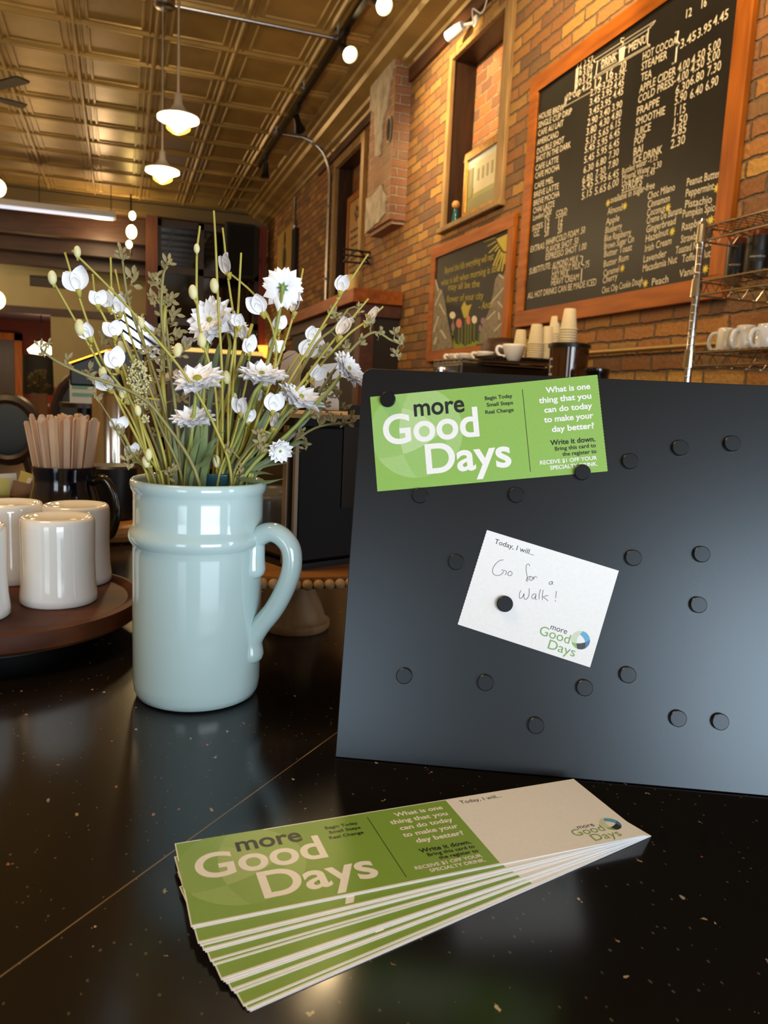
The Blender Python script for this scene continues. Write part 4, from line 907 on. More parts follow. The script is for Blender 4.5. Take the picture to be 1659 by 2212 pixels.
# ================================================================== ceiling lights
def on_c(px, py, drop=0): return on_z(px, py, ZC-drop)
tr = thing('light_track', 'long black ceiling light track running parallel to the brick wall', 'light track', (1.587, 5, ZC-.05))
ta, tb_ = on_c(785, 0, .07), on_c(566, 352, .07); xt = (ta.x+tb_.x)/2
m = MB().box((xt-.02, 1.2, ZC-.085), (xt+.02, tb_.y+.15, ZC-.045)); part('rail', m, BLACKMETAL, tr)
for px, py in ((640, 195), (580, 290), (715, 78)):
    p = on_c(px, py, .06); m = MB().tube([(xt-.02, p.y, ZC), (xt-.02, p.y, ZC-.05)], .03, 12); part('mounting_cup', m, GALV, tr, smooth=40)
def head(px, py, lit, label, tgt, drop=.10):
    p = on_c(px, py, drop); y = p.y
    h = thing('track_spotlight', label, 'spotlight', (xt, y, ZC-.085), 'track spotlights')
    d = (Vector(tgt)-Vector((xt, y, ZC-.22))).normalized(); c_ = Vector((xt, y, ZC-.20))
    m = MB().box((xt-.02, y-.06, ZC-.105), (xt+.02, y+.06, ZC-.085)).tube([(xt, y, ZC-.1), c_], .011, 8); part('stem', m, BLACKMETAL, h)
    m = MB().tube([c_-d*.05, c_, c_+d*.05, c_+d*.11], [.03, .032, .036, .056], 18, False).tube([c_-d*.052, c_-d*.05], [.012, .03], 18); part('shade', m, BLACKMETAL, h, smooth=40); sh_ = h.children[-1]; sh_ = [c for c in h.children if c.name.startswith('shade')][0]
    m = MB().tube([c_+d*.03, c_+d*.10, c_+d*.112], [.026, .05, .04], 18); part('bulb', m, BULBGLOW if lit else CHROME, sh_, smooth=40)
head(757, 78, True, 'lit track spotlight above the hanging conduit end, glowing warm', (XW-.25, on_c(757, 78, .1).y-1.5, ZC-1.3))
head(622, 232, False, 'unlit black track spotlight between the two conduit joints', on_x(700, 480, XW))
head(560, 340, False, 'unlit black track spotlight at the far end of the track', (xt-.05, 9.2, 2.2))
head(832, -32, True, 'lit track spotlight cut off by the top edge of the photo', (XW-.25, on_c(832, -32, .1).y-1.5, ZC-1.3))
# surface conduit feeding the pendants
ca, cb_ = on_c(355, 10, .03), on_c(718, 80, .03); yC = (ca.y+cb_.y)/2
cf = thing('ceiling_conduit', 'bright galvanised conduit crossing the tin ceiling from junction box to track', 'pipe', (ca.x, yC, ZC-.03))
m = MB().tube([(ca.x, yC, ZC-.03), (xt-.02, yC, ZC-.03)], .016, 10); part('tube', m, GALV, cf, smooth=50)
m = MB().lathe([(0, 0), (.075, 0), (.075, -.045), (.06, -.055), (0, -.055)], (ca.x, yC, ZC-.002), 24); part('junction_box', m, GALV, cf, smooth=40)
def pendant(px, pyb, Y, label, K):
    p = on_y(px, pyb, Y)                    # centre of the glowing disc
    t = thing('pendant_lamp', label, 'pendant lamp', p, 'pendant lamps')
    m = MB().tube([(p.x, Y, p.z+.14*K), (p.x, Y, ZC-.001)], .0085, 8); part('rod', m, GALV, t, smooth=60)
    m = MB().lathe([(r_*K, z_*K) for r_, z_ in [(.018, .20), (.03, .19), (.034, .12), (.06, .08), (.10, .045), (.165, .022), (.17, .012), (.165, .012), (.09, .03), (.03, .1)]], p, 32); part('reflector', m, mat('enamel_shade', '#b9b4aa', .3, .4), t, smooth=True)
    m = MB().lathe([(r_*K, z_*K) for r_, z_ in [(0, .03), (.10, .028), (.158, .012), (.166, -.005), (.13, -.022), (.085, -.034), (.07, -.06), (.04, -.085), (0, -.095)]], p, 32); part('glass_globe', m, SHADEGLOW, t, smooth=True)
    m = MB()
    for k in range(4):
        a = PI*k/4+.3; d = Vector((math.cos(a), math.sin(a), 0))
        m.tube(catmull([p+q_*K for q_ in (d*.1+Vector((0, 0, -.02)), d*.09+Vector((0, 0, -.075)), Vector((0, 0, -.115)), -d*.09+Vector((0, 0, -.075)), -d*.1+Vector((0, 0, -.02)))], 4), .004, 6)
    part('wire_guard', m, mat('brass_wire', '#b89a4a', .3, .9), t)
    light('pendant_bulb', 'POINT', (p.x, Y, p.z-.16), 26, (1, .74, .38), None, .06)
pendant(385, 258, 4.95, 'nearer pendant lamp with glowing shade on a long rod', .72)
pendant(351, 371, yC, 'farther pendant lamp with glowing shade, hanging lower in view', .72)
# ceiling fan at the left edge
fb = thing('ceiling_fan', 'dark ceiling fan with two blade tips in view at left edge', 'fan', on_z(-60, 195, ZC-.32))
fc0 = on_z(-60, 195, ZC-.32); m = MB().lathe([(0, .07), (.09, .05), (.1, -.03), (.05, -.06), (0, -.06)], fc0, 24).tube([fc0, (fc0.x, fc0.y, ZC)], .015, 8); part('motor', m, DARKWOOD, fb, smooth=40)
for tip in ((52, 170), (55, 229)):
    T_ = on_z(*tip, ZC-.33); d = (T_-fc0); d.z = 0; L = d.length; d.normalize(); s_ = Vector((-d.y, d.x, 0))
    m = MB().prism([(.12, -.035), (.3, -.06), (L-.03, -.065), (L, -.05), (L, .05), (L-.03, .065), (.3, .06), (.12, .035)], fc0+Vector((0, 0, -.02)), d, s_, .012); part('blade', m, mat('fan_blade', '#1c130d', .5), fb)
for deg in (200, 262, 130):
    d = Vector((math.cos(math.radians(deg)), math.sin(math.radians(deg)), 0)); s_ = Vector((-d.y, d.x, 0))
    m = MB().prism([(.12, -.035), (.3, -.06), (.62, -.065), (.62, .065), (.3, .06), (.12, .035)], fc0+Vector((0, 0, -.02)), d, s_, .012); part('blade', m, MATS['fan_blade'], fb)
# fluorescent strip
l0, l1 = on_y(-60, 432, 11.6), on_y(250, 468, 11.6)
fl = thing('strip_light', 'long pale strip light hanging below the far end of the ceiling', 'strip light', ((l0.x+l1.x)/2, 11.6, l1.z))
zl = (on_y(0, 440, 11.6).z); m = MB().box((l0.x-1, 11.5, zl-.03), (l1.x, 11.7, zl+.05)); part('housing', m, mat('white_enamel', '#c9cbd2', .4), fl, bevel=.006)
m = MB().box((l0.x-1, 11.495, zl-.045), (l1.x-.03, 11.55, zl-.031)).box((l0.x-1, 11.6, zl-.045), (l1.x-.03, 11.66, zl-.031)); part('tube', m, mat('lit_cool_tube', '#dfe6f5', .3, emit=((.75, .83, 1), .75)), fl)
m = MB()
for px in (85, 240): 
    x = on_y(px, 440, 11.6).x; m.tube([(x, 11.6, zl+.04), (x, 11.6, ZC)], .006, 6)
part('hanger', m, BLACKMETAL, fl)
# triple bulb lamp far back
tl = on_y(283, 505, 12.0)
tb3 = thing('triple_spot_lamp', 'cluster of three glowing bulbs hanging before the back room', 'lamp', tl)
m = MB().tube([(tl.x, 12.0, ZC), (tl.x, 12.0, tl.z-.3)], .012, 8); part('stem', m, BLACKMETAL, tb3)
for (px, py, r) in ((286, 466, .06), (284, 501, .095), (279, 528, .055)):
    c_ = on_y(px, py, 11.9); m = MB().ell(c_, ((r*.75, 0, 0), (0, r*.75, 0), (0, 0, r)), 14, 10); part('bulb', m, mat('lit_amber_bulb', '#ffe9b0', .3, emit=((1, .72, .25), 16)), tb3, smooth=True)
light('far_bulb', 'POINT', (tl.x-.4, 12.2, tl.z-.1), 40, (1, .68, .36), None, .1)

# ================================================================== far end things
sp = thing('wall_speaker', 'big black loudspeaker hung high in the far corner', 'speaker', on_y(522, 540, 11.9))
a, b = on_y(489, 478, 11.8), on_y(558, 604, 11.8)
m = MB().prism(rrect(a.x, b.z, b.x, a.z, .10, (1, 0, 0, 1)), (0, 11.8, 0), (1, 0, 0), (0, 0, 1), -.35); part('cabinet', m, mat('speaker_black', '#070707', .7), sp, bevel=.01)
m = MB().box((a.x+.03, 11.785, b.z+.04), (b.x-.08, 11.8, a.z-.04)); part('grille', m, mat('speaker_grille', '#050505', .9), sp)
m = MB().box((b.x-.1, 12.1, b.z+.3), (b.x-.02, 12.3, b.z+.4)); part('bracket', m, BLACKMETAL, sp)
va, vb = on_y(64, 590, YW-.02), on_y(160, 628, YW-.02)
vt = thing('air_vent', 'dark rectangular air vent set in the yellow wall', 'vent', ((va.x+vb.x)/2, YW, vb.z))
m = MB().box((va.x, YW-.02, vb.z+.02), (vb.x, YW+.01, va.z-.03)); part('backing', m, mat('vent_dark', '#231d12', .6), vt)
for k in range(5): 
    z = vb.z+.04+k*(va.z-vb.z-.1)/5; m = MB().box((va.x+.01, YW-.03, z), (vb.x-.01, YW-.012, z+.02)); part('slat', m, mat('vent_slat', '#3a3222', .5), vt)
o1, o2 = on_y(556, 752, 12.1), on_y(600, 776, 12.1)
ws = thing('sconce', 'small orange glowing bowl lamp low by the red pilaster', 'lamp', ((o1.x+o2.x)/2, 12.1, o2.z))
c_ = Vector(((o1.x+o2.x)/2, 12.1, o2.z)); R0 = (o2.x-o1.x)/2
m = MB().lathe([(.02, 0), (R0*.45, .03), (R0*.8, .1), (R0, .19), (R0*.95, .19), (R0*.4, .06)], c_, 24); part('bowl', m, mat('amber_glass', '#e08a20', .3, emit=((1, .42, .05), 2.2)), ws, smooth=True)
m = MB().ell(c_+Vector((0, -.02, .09)), ((.07, 0, 0), (0, .07, 0), (0, 0, .07)), 12, 8); part('bulb', m, mat('lit_amber_bulb2', '#ffe9b0', .3, emit=((1, .75, .2), 6)), ws, smooth=True)
m = MB().tube([c_, (c_.x, c_.y, .0)], .02, 8); part('post', m, BLACKMETAL, ws)
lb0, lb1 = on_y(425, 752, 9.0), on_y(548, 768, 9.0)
lb = thing('glow_ledge_counter', 'far bar counter with a ledge glowing to look lit behind the flowers', 'counter', ((lb0.x+lb1.x)/2, 9, 0))
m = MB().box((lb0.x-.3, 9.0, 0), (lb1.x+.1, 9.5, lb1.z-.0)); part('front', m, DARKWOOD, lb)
m = MB().box((lb0.x-.3, 8.97, lb1.z), (lb1.x+.1, 9.55, lb0.z)); part('ledge', m, mat('amber_ledge_glow', '#e0b050', .3, emit=((1, .62, .16), .9)), lb)  # emission stands in for warm light falling on the ledge
# hanging globe at the left edge, glowing lamp and shade in the red room
gl0 = on_y(-8, 648, 9.0); t = thing('globe_pendant', 'glowing globe lamp cut by the left photo edge', 'pendant lamp', gl0)
m = MB().ell(gl0, ((.085, 0, 0), (0, .085, 0), (0, 0, .095)), 16, 10); part('globe', m, mat('lit_amber_bulb3', '#ffe9b0', .3, emit=((1, .72, .25), 12)), t, smooth=True)
m = MB().tube([gl0+Vector((0, 0, .09)), (gl0.x, gl0.y, ZC)], .008, 6); part('rod', m, BLACKMETAL, t)
g2 = on_y(-12, 405, 7.5); t = thing('amber_pendant', 'amber glowing lamp at left edge just below the ceiling', 'pendant lamp', g2)
m = MB().ell(g2, ((.09, 0, 0), (0, .09, 0), (0, 0, .08)), 16, 10); part('globe', m, MATS['lit_amber_bulb3'], t, smooth=True)
m = MB().tube([g2+Vector((0, 0, .07)), (g2.x, g2.y, ZC)], .008, 6); part('rod', m, BLACKMETAL, t)
t1 = on_y(90, 757, 15.5); t = thing('hanging_lamp', 'hanging lamp with wide glowing shade inside the red back room', 'pendant lamp', t1)
m = MB().lathe([(.02, .16), (.09, .13), (.24, 0), (.20, -.06), (0, -.08)], t1, 24); part('shade', m, SHADEGLOW, t, smooth=True)
m = MB().tube([t1+Vector((0, 0, .15)), (t1.x, t1.y, zy0)], .01, 6); part('rod', m, BLACKMETAL, t)
light('red_room_bulb', 'POINT', (t1.x, t1.y, t1.z-.25), 30, (1, .55, .2), None, .1)
# dark lampshade lamp on a crate-like planter
ls = on_y(82, 810, 7.2); t = thing('table_lamp', 'dark drum-shaded lamp near the red back room', 'lamp', (ls.x, 7.2, 0))
rw = (on_y(117, 810, 7.2).x-on_y(48, 810, 7.2).x)/2; z1_, z0_ = on_y(82, 768, 7.2).z, on_y(82, 852, 7.2).z
m = MB().lathe([(rw*.95, z1_), (rw, z0_), (rw-.01, z0_), (rw*.93, z1_)], (ls.x, 7.2, 0), 28); part('shade', m, mat('charcoal_shade', '#15130e', .8), t, smooth=40)
m = MB().lathe([(0, .0), (.16, .0), (.16, .03), (.03, .06), (.025, z1_-.05), (0, z1_-.05)], (ls.x, 7.2, 0), 16); part('stand', m, BLACKMETAL, t, smooth=40)
pl = on_y(86, 900, 5.6); t = thing('wooden_planter', 'rustic wooden planter box with a dried plant in it', 'planter', (pl.x, 5.6, 0)); hw = (on_y(103, 900, 5.6).x-on_y(70, 900, 5.6).x)/2
zt_p = on_y(86, 850, 5.6).z
m = MB().box((pl.x-hw, 5.6-hw, 0), (pl.x+hw, 5.6+hw, zt_p)); part('box', m, wood_mat('rustic_wood', '#3c2412', '#7a5028', 'z', 6, .7), t)
m = MB(); rnd = random.Random(9)
for k in range(60):
    a = rnd.uniform(0, 2*PI); r = rnd.uniform(.02, hw*1.5); h = rnd.uniform(.04, .16)
    m.tube([(pl.x, 5.6, zt_p-.01), (pl.x+r*math.cos(a), 5.6+r*math.sin(a), zt_p+h)], [.004, .012], 4)
part('dried_plant', m, mat('dried_leaf', '#4a3f1c', .8), t, kind='stuff')
def armchair(px, py0, py1, Y, wpx, label, col):
    a, b = on_y(px-wpx/2, py0, Y), on_y(px+wpx/2, py0, Y); c_ = (a+b)/2; wd = (b-a).length; zt_c = c_.z; zs = on_y(px, (py0*.45+py1*.55), Y).z
    t = thing('armchair', label, 'armchair', (c_.x, Y, 0)); mm = mat('armchair_'+col[1:], col, .8, sheen=.3, noise=(8, .15))
    m = MB().prism(rrect(c_.x-wd/2, .35, c_.x+wd/2, zt_c, wd*.42, (1, 1, 0, 0)), (0, Y+.35, 0), (1, 0, 0), (0, 0, 1), -.18); part('backrest', m, mm, t, bevel=.05, smooth=40)
    m = MB().box((c_.x-wd/2+.02, Y-.3, .22), (c_.x+wd/2-.02, Y+.3, .45)); part('seat', m, mm, t, bevel=.05)
    for s in (-1, 1):
        m = MB().box((c_.x+s*wd*.42-.07, Y-.3, .2), (c_.x+s*wd*.42+.07, Y+.3, zs)); part('armrest', m, mm, t, bevel=.05)
        for q in (-.25, .25): m = MB().tube([(c_.x+s*wd*.36, Y+q, .24), (c_.x+s*wd*.38, Y+q, 0)], .02, 8); part('leg', m, DARKWOOD, t)
armchair(117, 836, 905, 9.0, 46, 'red upholstered armchair far back before the yellow wall', '#8a1408')
def round_chair(px, py, rpx, rpy, Y, label, tilt=0):
    c_ = on_y(px, py, Y); rx = rpx/FPX*Y*1.03; rz = rpy/FPX*Y*1.03
    t = thing('dining_chair', label, 'chair', (c_.x, Y, 0), 'round-backed dining chairs')
    PAD = mat('grey_blue_upholstery', '#39424a', .8)
    m = MB().ell(c_, ((rx, 0, 0), (0, .03, 0), (0, 0, rz)), 28, 12); part('back_pad', m, PAD, t, smooth=True)
    pts = [c_+Vector((rx*1.12*math.cos(k*PI/14), .015, rz*1.12*math.sin(k*PI/14))) for k in range(29)]; m = MB().tube(pts, .028, 8); part('back_frame', m, DARKWOOD, t, smooth=40)
    m = MB().box((c_.x-.24, Y-.42, .42), (c_.x+.24, Y+.02, .48)); part('seat', m, PAD, t, bevel=.02)
    for sx in (-1, 1):
        m = MB().tube([(c_.x+sx*.2, Y+.03, 0), (c_.x+sx*.2, Y+.02, .45), (c_.x+sx*rx*.7, Y+.015, c_.z-rz*.85)], .022, 8); part('leg', m, DARKWOOD, t)
        m = MB().tube([(c_.x+sx*.2, Y-.38, 0), (c_.x+sx*.2, Y-.38, .45)], .022, 8); part('leg', m, DARKWOOD, t)
round_chair(16, 928, 44, 50, 3.4, 'dark wood dining chair with round grey-blue back at left edge')
round_chair(200, 905, 62, 82, 4.7, 'dining chair with round blue-grey back behind the stirrers')
# ================================================================== back counter: espresso machine, cups, wire rack
def SX(px, py, X): return on_x(px, py, X)
XE = 1.86; em_a, em_b = SX(945, 805, XE), SX(1175, 800, XE)
zE = on_x(1150, 785, XE).z
ym0, ym1 = on_x(1196, 800, XE+.24).y, on_x(950, 800, XE-.25).y
bc = thing('back_counter', 'dark back counter along the brick wall holding the espresso machine', 'counter', (1.85, 3, 0))
m = MB().box((1.56, 1.2, 0), (XW-.004, 5.3, .90)); part('cabinet', m, DARKWOOD, bc)
m = MB().box((1.53, 1.15, .90), (XW-.004, 5.35, .94)); part('top', m, mat('back_counter_top', '#15120f', .3), bc)
zc_ = on_x(1090, 783, XE-.05).z              # top of the machine (cup rail)
em = thing('espresso_machine', 'wide steel and black espresso machine under the coffee cups', 'espresso machine', (XE-.05, (ym0+ym1)/2, .94))
m = MB().box((XE-.27, ym0, .94), (XE+.22, ym1, zc_-.10)); part('body', m, BLACKMETAL, em, bevel=.02)
m = MB().box((XE-.29, ym0-.01, zc_-.10), (XE+.24, ym1+.01, zc_-.012)); part('top_housing', m, mat('brushed_steel_dark', '#3a342c', .3, .9), em, bevel=.015)
m = MB()
for z in (zc_-.012, zc_+.004):
    m.tube([(XE-.28, ym0, z), (XE-.28, ym1, z), (XE+.23, ym1, z), (XE+.23, ym0, z), (XE-.28, ym0, z)], .007, 8)
for y in [ym0+(ym1-ym0)*k/6 for k in range(7)]: m.tube([(XE-.28, y, zc_-.02), (XE-.28, y, zc_+.004)], .005, 6)
part('cup_rail', m, CHROME, em, smooth=40)
for k in range(5):
    y = ym0+.2+(ym1-ym0-.4)*k/4
    m = MB().lathe([(0, 0), (.02, 0), (.022, .02), (0, .022)], (XE-.295, y, zc_-.055), 16, M=Matrix.Rotation(-PI/2, 4, 'Y')); part('control_knob', m, mat('lit_blue_button', '#c8d4ff', .2, emit=((.7, .78, 1), 1.5)) if k in (2, 3) else CHROME, em, smooth=40)
# saucer cups on the rail, front to back
def tea_cup(px, py, Xc, r, label, n, hs=1.0):
    c_ = on_x(px, py, Xc); c_.z = zc_+.002
    t = thing('coffee_cup', label, 'cup', c_, 'white cups on the espresso machine')
    h = r*1.45*hs
    m = MB().lathe([(0, .004), (r*.5, 0), (r*.55, .004), (r*.8, h*.35), (r, h*.85), (r*1.02, h), (r*.98, h), (r*.75, h*.4), (r*.45, .012), (0, .012)], c_, 32); part('bowl', m, WHITECER, t, smooth=True)
    d = Vector((-.86, .5, 0)); m = MB().tube(catmull([c_+d*r*.85+Vector((0, 0, h*.8)), c_+d*r*1.4+Vector((0, 0, h*.85)), c_+d*r*1.5+Vector((0, 0, h*.55)), c_+d*r*1.15+Vector((0, 0, h*.3)), c_+d*r*.7+Vector((0, 0, h*.3))], 5), .0075, 10); part('handle', m, WHITECER, t, smooth=True)
    return t
tea_cup(1110, 760, XE-.06, .055, 'large white cappuccino cup beside the paper cup stacks', 0, 1.0)
tea_cup(1048, 770, XE-.10, .045, 'white coffee cup in the middle of the espresso machine top', 0, .8)
tea_cup(1008, 775, XE-.12, .042, 'white coffee cup at the left end of the espresso machine top', 0, .8)
tea_cup(985, 778, XE-.14, .042, 'white coffee cup nearest the chalkboard end of the machine', 0, .8)
# black tray the paper cups stand on
ty0, ty1 = ym0+.01, on_x(1092, 790, XE-.1).y+.02
CUPZ = zc_+.027
m = MB().prism(rrect(XE-.18, ty0, XE+.2, ty1, .05), (0, 0, zc_+.006), (1, 0, 0), (0, 1, 0), .02)
solo('black_tray', m, mat('black_gloss', '#0a0a0b', .12, coat=.4), 'glossy black tray under the paper cups on the machine', 'tray', (XE, (ty0+ty1)/2, zc_-.05), bevel=.01)
# stacks of upside-down paper cups
PAPERC = mat('cream_paper_cup', '#d8caa6', .6, noise=(20, .02))
def cup_stack(px, pyt, pyb, wpx, Xc, label, base=None):
    b = on_x(px, pyb, Xc); tp = on_x(px, pyt, Xc)
    if base is None and b.y < ym0+.06: b = on_y(px, pyb, ym0+.06); tp = on_y(px, pyt, ym0+.06)
    dist = (b-EYE).dot(fwd); R = wpx/2/FPX*dist
    z0 = base if base is not None else CUPZ; zt = tp.z
    r0 = R; H = .105*R/.042; r1 = r0*.70; n = max(1, int(round((zt-z0-H)/.011))+1); n = min(n, 14); out = []
    for k in range(n):
        z = z0+(zt-z0-H)*(k/max(1, n-1))
        lb = label if n == 1 else (label + (', topmost of the stack' if k == n-1 else ', lowest rim of the stack' if k == 0 else ', rim %d from the bottom' % (k+1)))
        lb = label
        M = Matrix.Translation((b.x, b.y, z))
        mm = MB().lathe([(r0-.002, .0), (r0+.003, .001), (r0+.003, .006), (r0-.001, .008), (r1, H-.003), (r1-.003, H), (r1-.006, H-.006), (0, H-.006)], (0, 0, 0), 28)
        if k == 0: o = solo('paper_cup', mm, PAPERC, lb, 'paper cup', M=M, local=True, smooth=40, group=label.replace('cream paper cup in', 'cups of')); first = o
        else: dup(first, M, lb)

cup_stack(1196, 683, 760, 30, XE+.21, 'cream paper cup in the stack just left of the tallest stack')
cup_stack(1155, 700, 772, 34, XE-.02, 'cream paper cup in the stack right of the large cappuccino cup')
cup_stack(1180, 705, 768, 30, XE+.06, 'cream paper cup in the stack between the two tall stacks')
cup_stack(1122, 713, 768, 30, XE+.12, 'cream paper cup in the low stack behind the cappuccino cup')
# brown transparent canister with scale marks and black lid; loose lid beside it
XG = XE-.06; k0, k1 = on_x(1187, 805, XG), on_x(1268, 805, XG)
kc = (k0+k1)/2; kd = (kc-EYE).dot(fwd); kr = 42/FPX*kd; kz1 = on_x(1226, 742, XG).z; kz0 = kz1-.26
kn = thing('grinder_hopper', 'brown tinted canister with measure marks and black lid by the paper cups', 'canister', (kc.x, kc.y, .94))
m = MB().lathe([(kr*.5, kz0), (kr*.95, kz0+.02), (kr, kz1-.02), (kr-.004, kz1-.02), (kr*.9, kz0+.03)], (kc.x, kc.y, 0), 40); part('tinted_wall', m, mat('brown_tinted_plastic', '#38200f', .08, coat=.5), kn, smooth=40)
m = MB().lathe([(0, kz1-.02), (kr+.006, kz1-.02), (kr+.006, kz1-.006), (kr-.01, kz1), (0, kz1)], (kc.x, kc.y, 0), 40); part('lid', m, BLACKMETAL, kn, smooth=40)
m = MB().lathe([(0, .94), (.09, .94), (.09, kz0+.01), (0, kz0+.01)], (kc.x, kc.y, 0), 24); part('base', m, BLACKMETAL, kn, smooth=40)
m = MB(); ev = (EYE-kc).to_2d().normalized()
for k in range(6):
    a0 = math.atan2(ev.y, ev.x)-1.05; z = kz0+.03+k*.032
    for j in range(3): 
        a = a0+j*.05; m.box((-.004, -.001, -.004), (.004, .0015, .004), Matrix.Translation((kc.x+math.cos(a)*(kr+.001), kc.y+math.sin(a)*(kr+.001), z)))
part('scale_marks', m, mat('pale_print', '#b0a898', .6), kn)
cup_stack(1226, 668, 739, 36, kc.x, 'cream paper cup in the tallest stack, on the brown canister', kz1+.0005)
l0 = on_x(1290, 806, XE-.1); lr = 27/FPX*(l0-EYE).dot(fwd)
m = MB().lathe([(0, 0), (lr*.9, 0), (lr*.95, .03), (lr, .035), (lr, .05), (lr*.6, .058), (0, .06)], (l0.x, l0.y, l0.z-.035), 36).lathe([(0, .94-l0.z+.036), (lr*.7, .94-l0.z+.036), (lr*.85, 0), (0, 0)], (l0.x, l0.y, l0.z-.035), 30)
solo('blender_jar', m, mat('black_gloss', '#0a0a0b', .12), 'black round-lidded jar just right of the brown canister', 'jar', (l0.x, l0.y, l0.z-.4), smooth=35)
# brown cap things behind the cups
bb = on_x(1083, 760, XE+.1); m = MB().lathe([(0, 0), (.10, 0), (.115, .03), (.11, .10), (.08, .14), (0, .15)], (bb.x, bb.y, zc_+.002), 28)
solo('brown_bowl', m, mat('brown_bowl', '#3c2010', .5), 'brown upturned bowl behind the white cups on the machine', 'bowl', (bb.x, bb.y, zc_), smooth=True)

# ---- chrome wire rack at the right edge
ry1 = on_x(1502, 650, 1.74).y; XR = 1.74; XRb = XW-.05
zs1, zs2, zs3 = on_x(1519, 500, XR).z, on_x(1508, 617, XR).z, on_x(1497, 770, XR).z
ry0 = ry1-.95
rk = thing('wire_shelf', 'chrome wire shelving rack at right holding jars and mugs', 'shelf', ((XR+XRb)/2, ry1-.4, .94))
for x, y in ((XR, ry1), (XRb, ry1), (XR, ry0), (XRb, ry0)):
    m = MB().tube([(x, y, .94), (x, y, zs1+.03)], .0125, 12).lathe([(0, 0), (.011, 0), (.008, .008), (0, .009)], (x, y, zs1+.03), 12)
    z = .98
    while z < zs1: m.lathe([(.0125, 0), (.0132, .001), (.0132, .003), (.0125, .004)], (x, y, z), 12); z += .025
    part('post', m, CHROME, rk, smooth=40)
WIREM = mat('chrome_wire', '#b8b0a0', .18, 1)
for zs_ in (zs1, zs2, zs3):
    m = MB()
    for x, y in ((XR, ry1), (XRb, ry1), (XR, ry0), (XRb, ry0)): m.lathe([(.0126, -.035), (.018, -.035), (.016, .02), (.0126, .02)], (x, y, zs_), 14)
    loop = [(XR, ry1), (XRb, ry1), (XRb, ry0), (XR, ry0), (XR, ry1)]
    for dz in (.012, -.03): m.tube([(x, y, zs_+dz) for x, y in loop], .0036, 6)
    for i in range(4):
        a, b = Vector((*loop[i], 0)), Vector((*loop[i+1], 0)); n = int((b-a).length/.028)
        m.tube([a.lerp(b, k/n)+Vector((0, 0, zs_+(.012 if k % 2 else -.03))) for k in range(n+1)], .0018, 4)
    n = int((ry1-ry0)/.024)
    for k in range(1, n): y = ry0+(ry1-ry0)*k/n; m.tube([(XR, y, zs_+.016), (XRb, y, zs_+.016)], .0018, 4)
    for x in (XR+.11, XR+.22): m.tube([(x, ry0, zs_+.012), (x, ry1, zs_+.012)], .003, 5)
    part('wire_shelf_deck', m, WIREM, rk)
zd2, zd3 = zs2+.0182, zs3+.0182
def jar(px, X, wpx, pyt, label, word):
    c_ = on_x(px, 600, X); d = (c_-EYE).dot(fwd); r = wpx/2/FPX*d; zt = on_x(px, pyt, X).z; H = zt-zd2; c_ = Vector((c_.x, c_.y, zd2))
    t = thing('storage_jar', label, 'jar', c_, 'jars on the wire shelf')
    m = MB().lathe([(0, 0), (r*.96, 0), (r, .01), (r, H*.86), (0, H*.86)], c_, 32); part('dark_contents', m, mat('dark_beans', '#100d0b', .35, noise=(60, .5)), t, smooth=40)
    m = MB().lathe([(r*1.01, H*.86), (r*1.01, H*.96), (r*.93, H), (0, H)], c_, 32); part('lid', m, mat('copper_brown_lid', '#6a3218', .3, .3), t, smooth=40)
    e = (EYE-c_); e.z = 0; e.normalize(); s = Vector((-e.y, e.x, 0)); 
    m = MB(); n = 10
    for k in range(n):
        a0, a1 = -.75+1.5*k/n, -.75+1.5*(k+1)/n
        P = lambda a, z: c_+(e*math.cos(a)+s*math.sin(a))*(r+.0008)+Vector((0, 0, z))
        m.quad(P(a0, H*.3), P(a1, H*.3), P(a1, H*.55), P(a0, H*.55))
    lab_ = part('black_label', m, mat('label_black', '#060606', .5), t)
    m = MB(); vs, fs, x0, x1 = glyphs(word, .004, 2); L = r*1.25
    m.add([c_+(e*math.cos((v.x-x0)/(x1-x0)*1.25-.62)+s*math.sin((v.x-x0)/(x1-x0)*1.25-.62))*(r+.0014)+Vector((0, 0, H*.39+v.y*L/(x1-x0))) for v in vs], fs)
    part('label_lettering', m, mat('label_white', '#c8c0b0', .6), lab_)
jar(1584, XR+.16, 38, 517, 'smaller dark jar with handwritten black label on the wire shelf', 'winterr')
jar(1631, XR+.10, 48, 500, 'larger dark jar with handwritten black label on the wire shelf', 'intermkon')
def mug(px, X, wpx, pyt, label, ang):
    c_ = on_x(px, 700, X); d = (c_-EYE).dot(fwd); r = wpx/2/FPX*d; H = on_x(px, pyt, X).z-zd3; c_ = Vector((c_.x, c_.y, zd3))
    t = thing('coffee_mug', label, 'mug', c_, 'white mugs on the wire shelf')
    m = MB().lathe([(0, 0), (r*.9, 0), (r*.97, .006), (r, H*.5), (r*.95, H-.012), (r*.88, H-.003), (r*.8, H), (0, H-.004)], c_, 32); part('body', m, WHITECER, t, smooth=50)
    e = (EYE-c_); e.z = 0; e.normalize(); s = Vector((-e.y, e.x, 0)); dd = (e*math.cos(ang)+s*math.sin(ang))
    m = MB().tube(catmull([c_+dd*r*.95+Vector((0, 0, H*.8)), c_+dd*r*1.5+Vector((0, 0, H*.72)), c_+dd*r*1.75+Vector((0, 0, H*.4)), c_+dd*r*1.45+Vector((0, 0, H*.12)), c_+dd*r*.93+Vector((0, 0, H*.12))], 6), .0065, 10); part('handle', m, WHITECER, t, smooth=True)
mug(1571, XR+.14, 38, 709, 'white mug with its handle sticking out left on the wire shelf', -1.45)
mug(1614, XR+.10, 46, 703, 'middle white mug on the wire shelf, handle facing forward', -.75)
mug(1660, XR+.10, 48, 700, 'rightmost white mug on the wire shelf, cut by the photo edge', -.9)

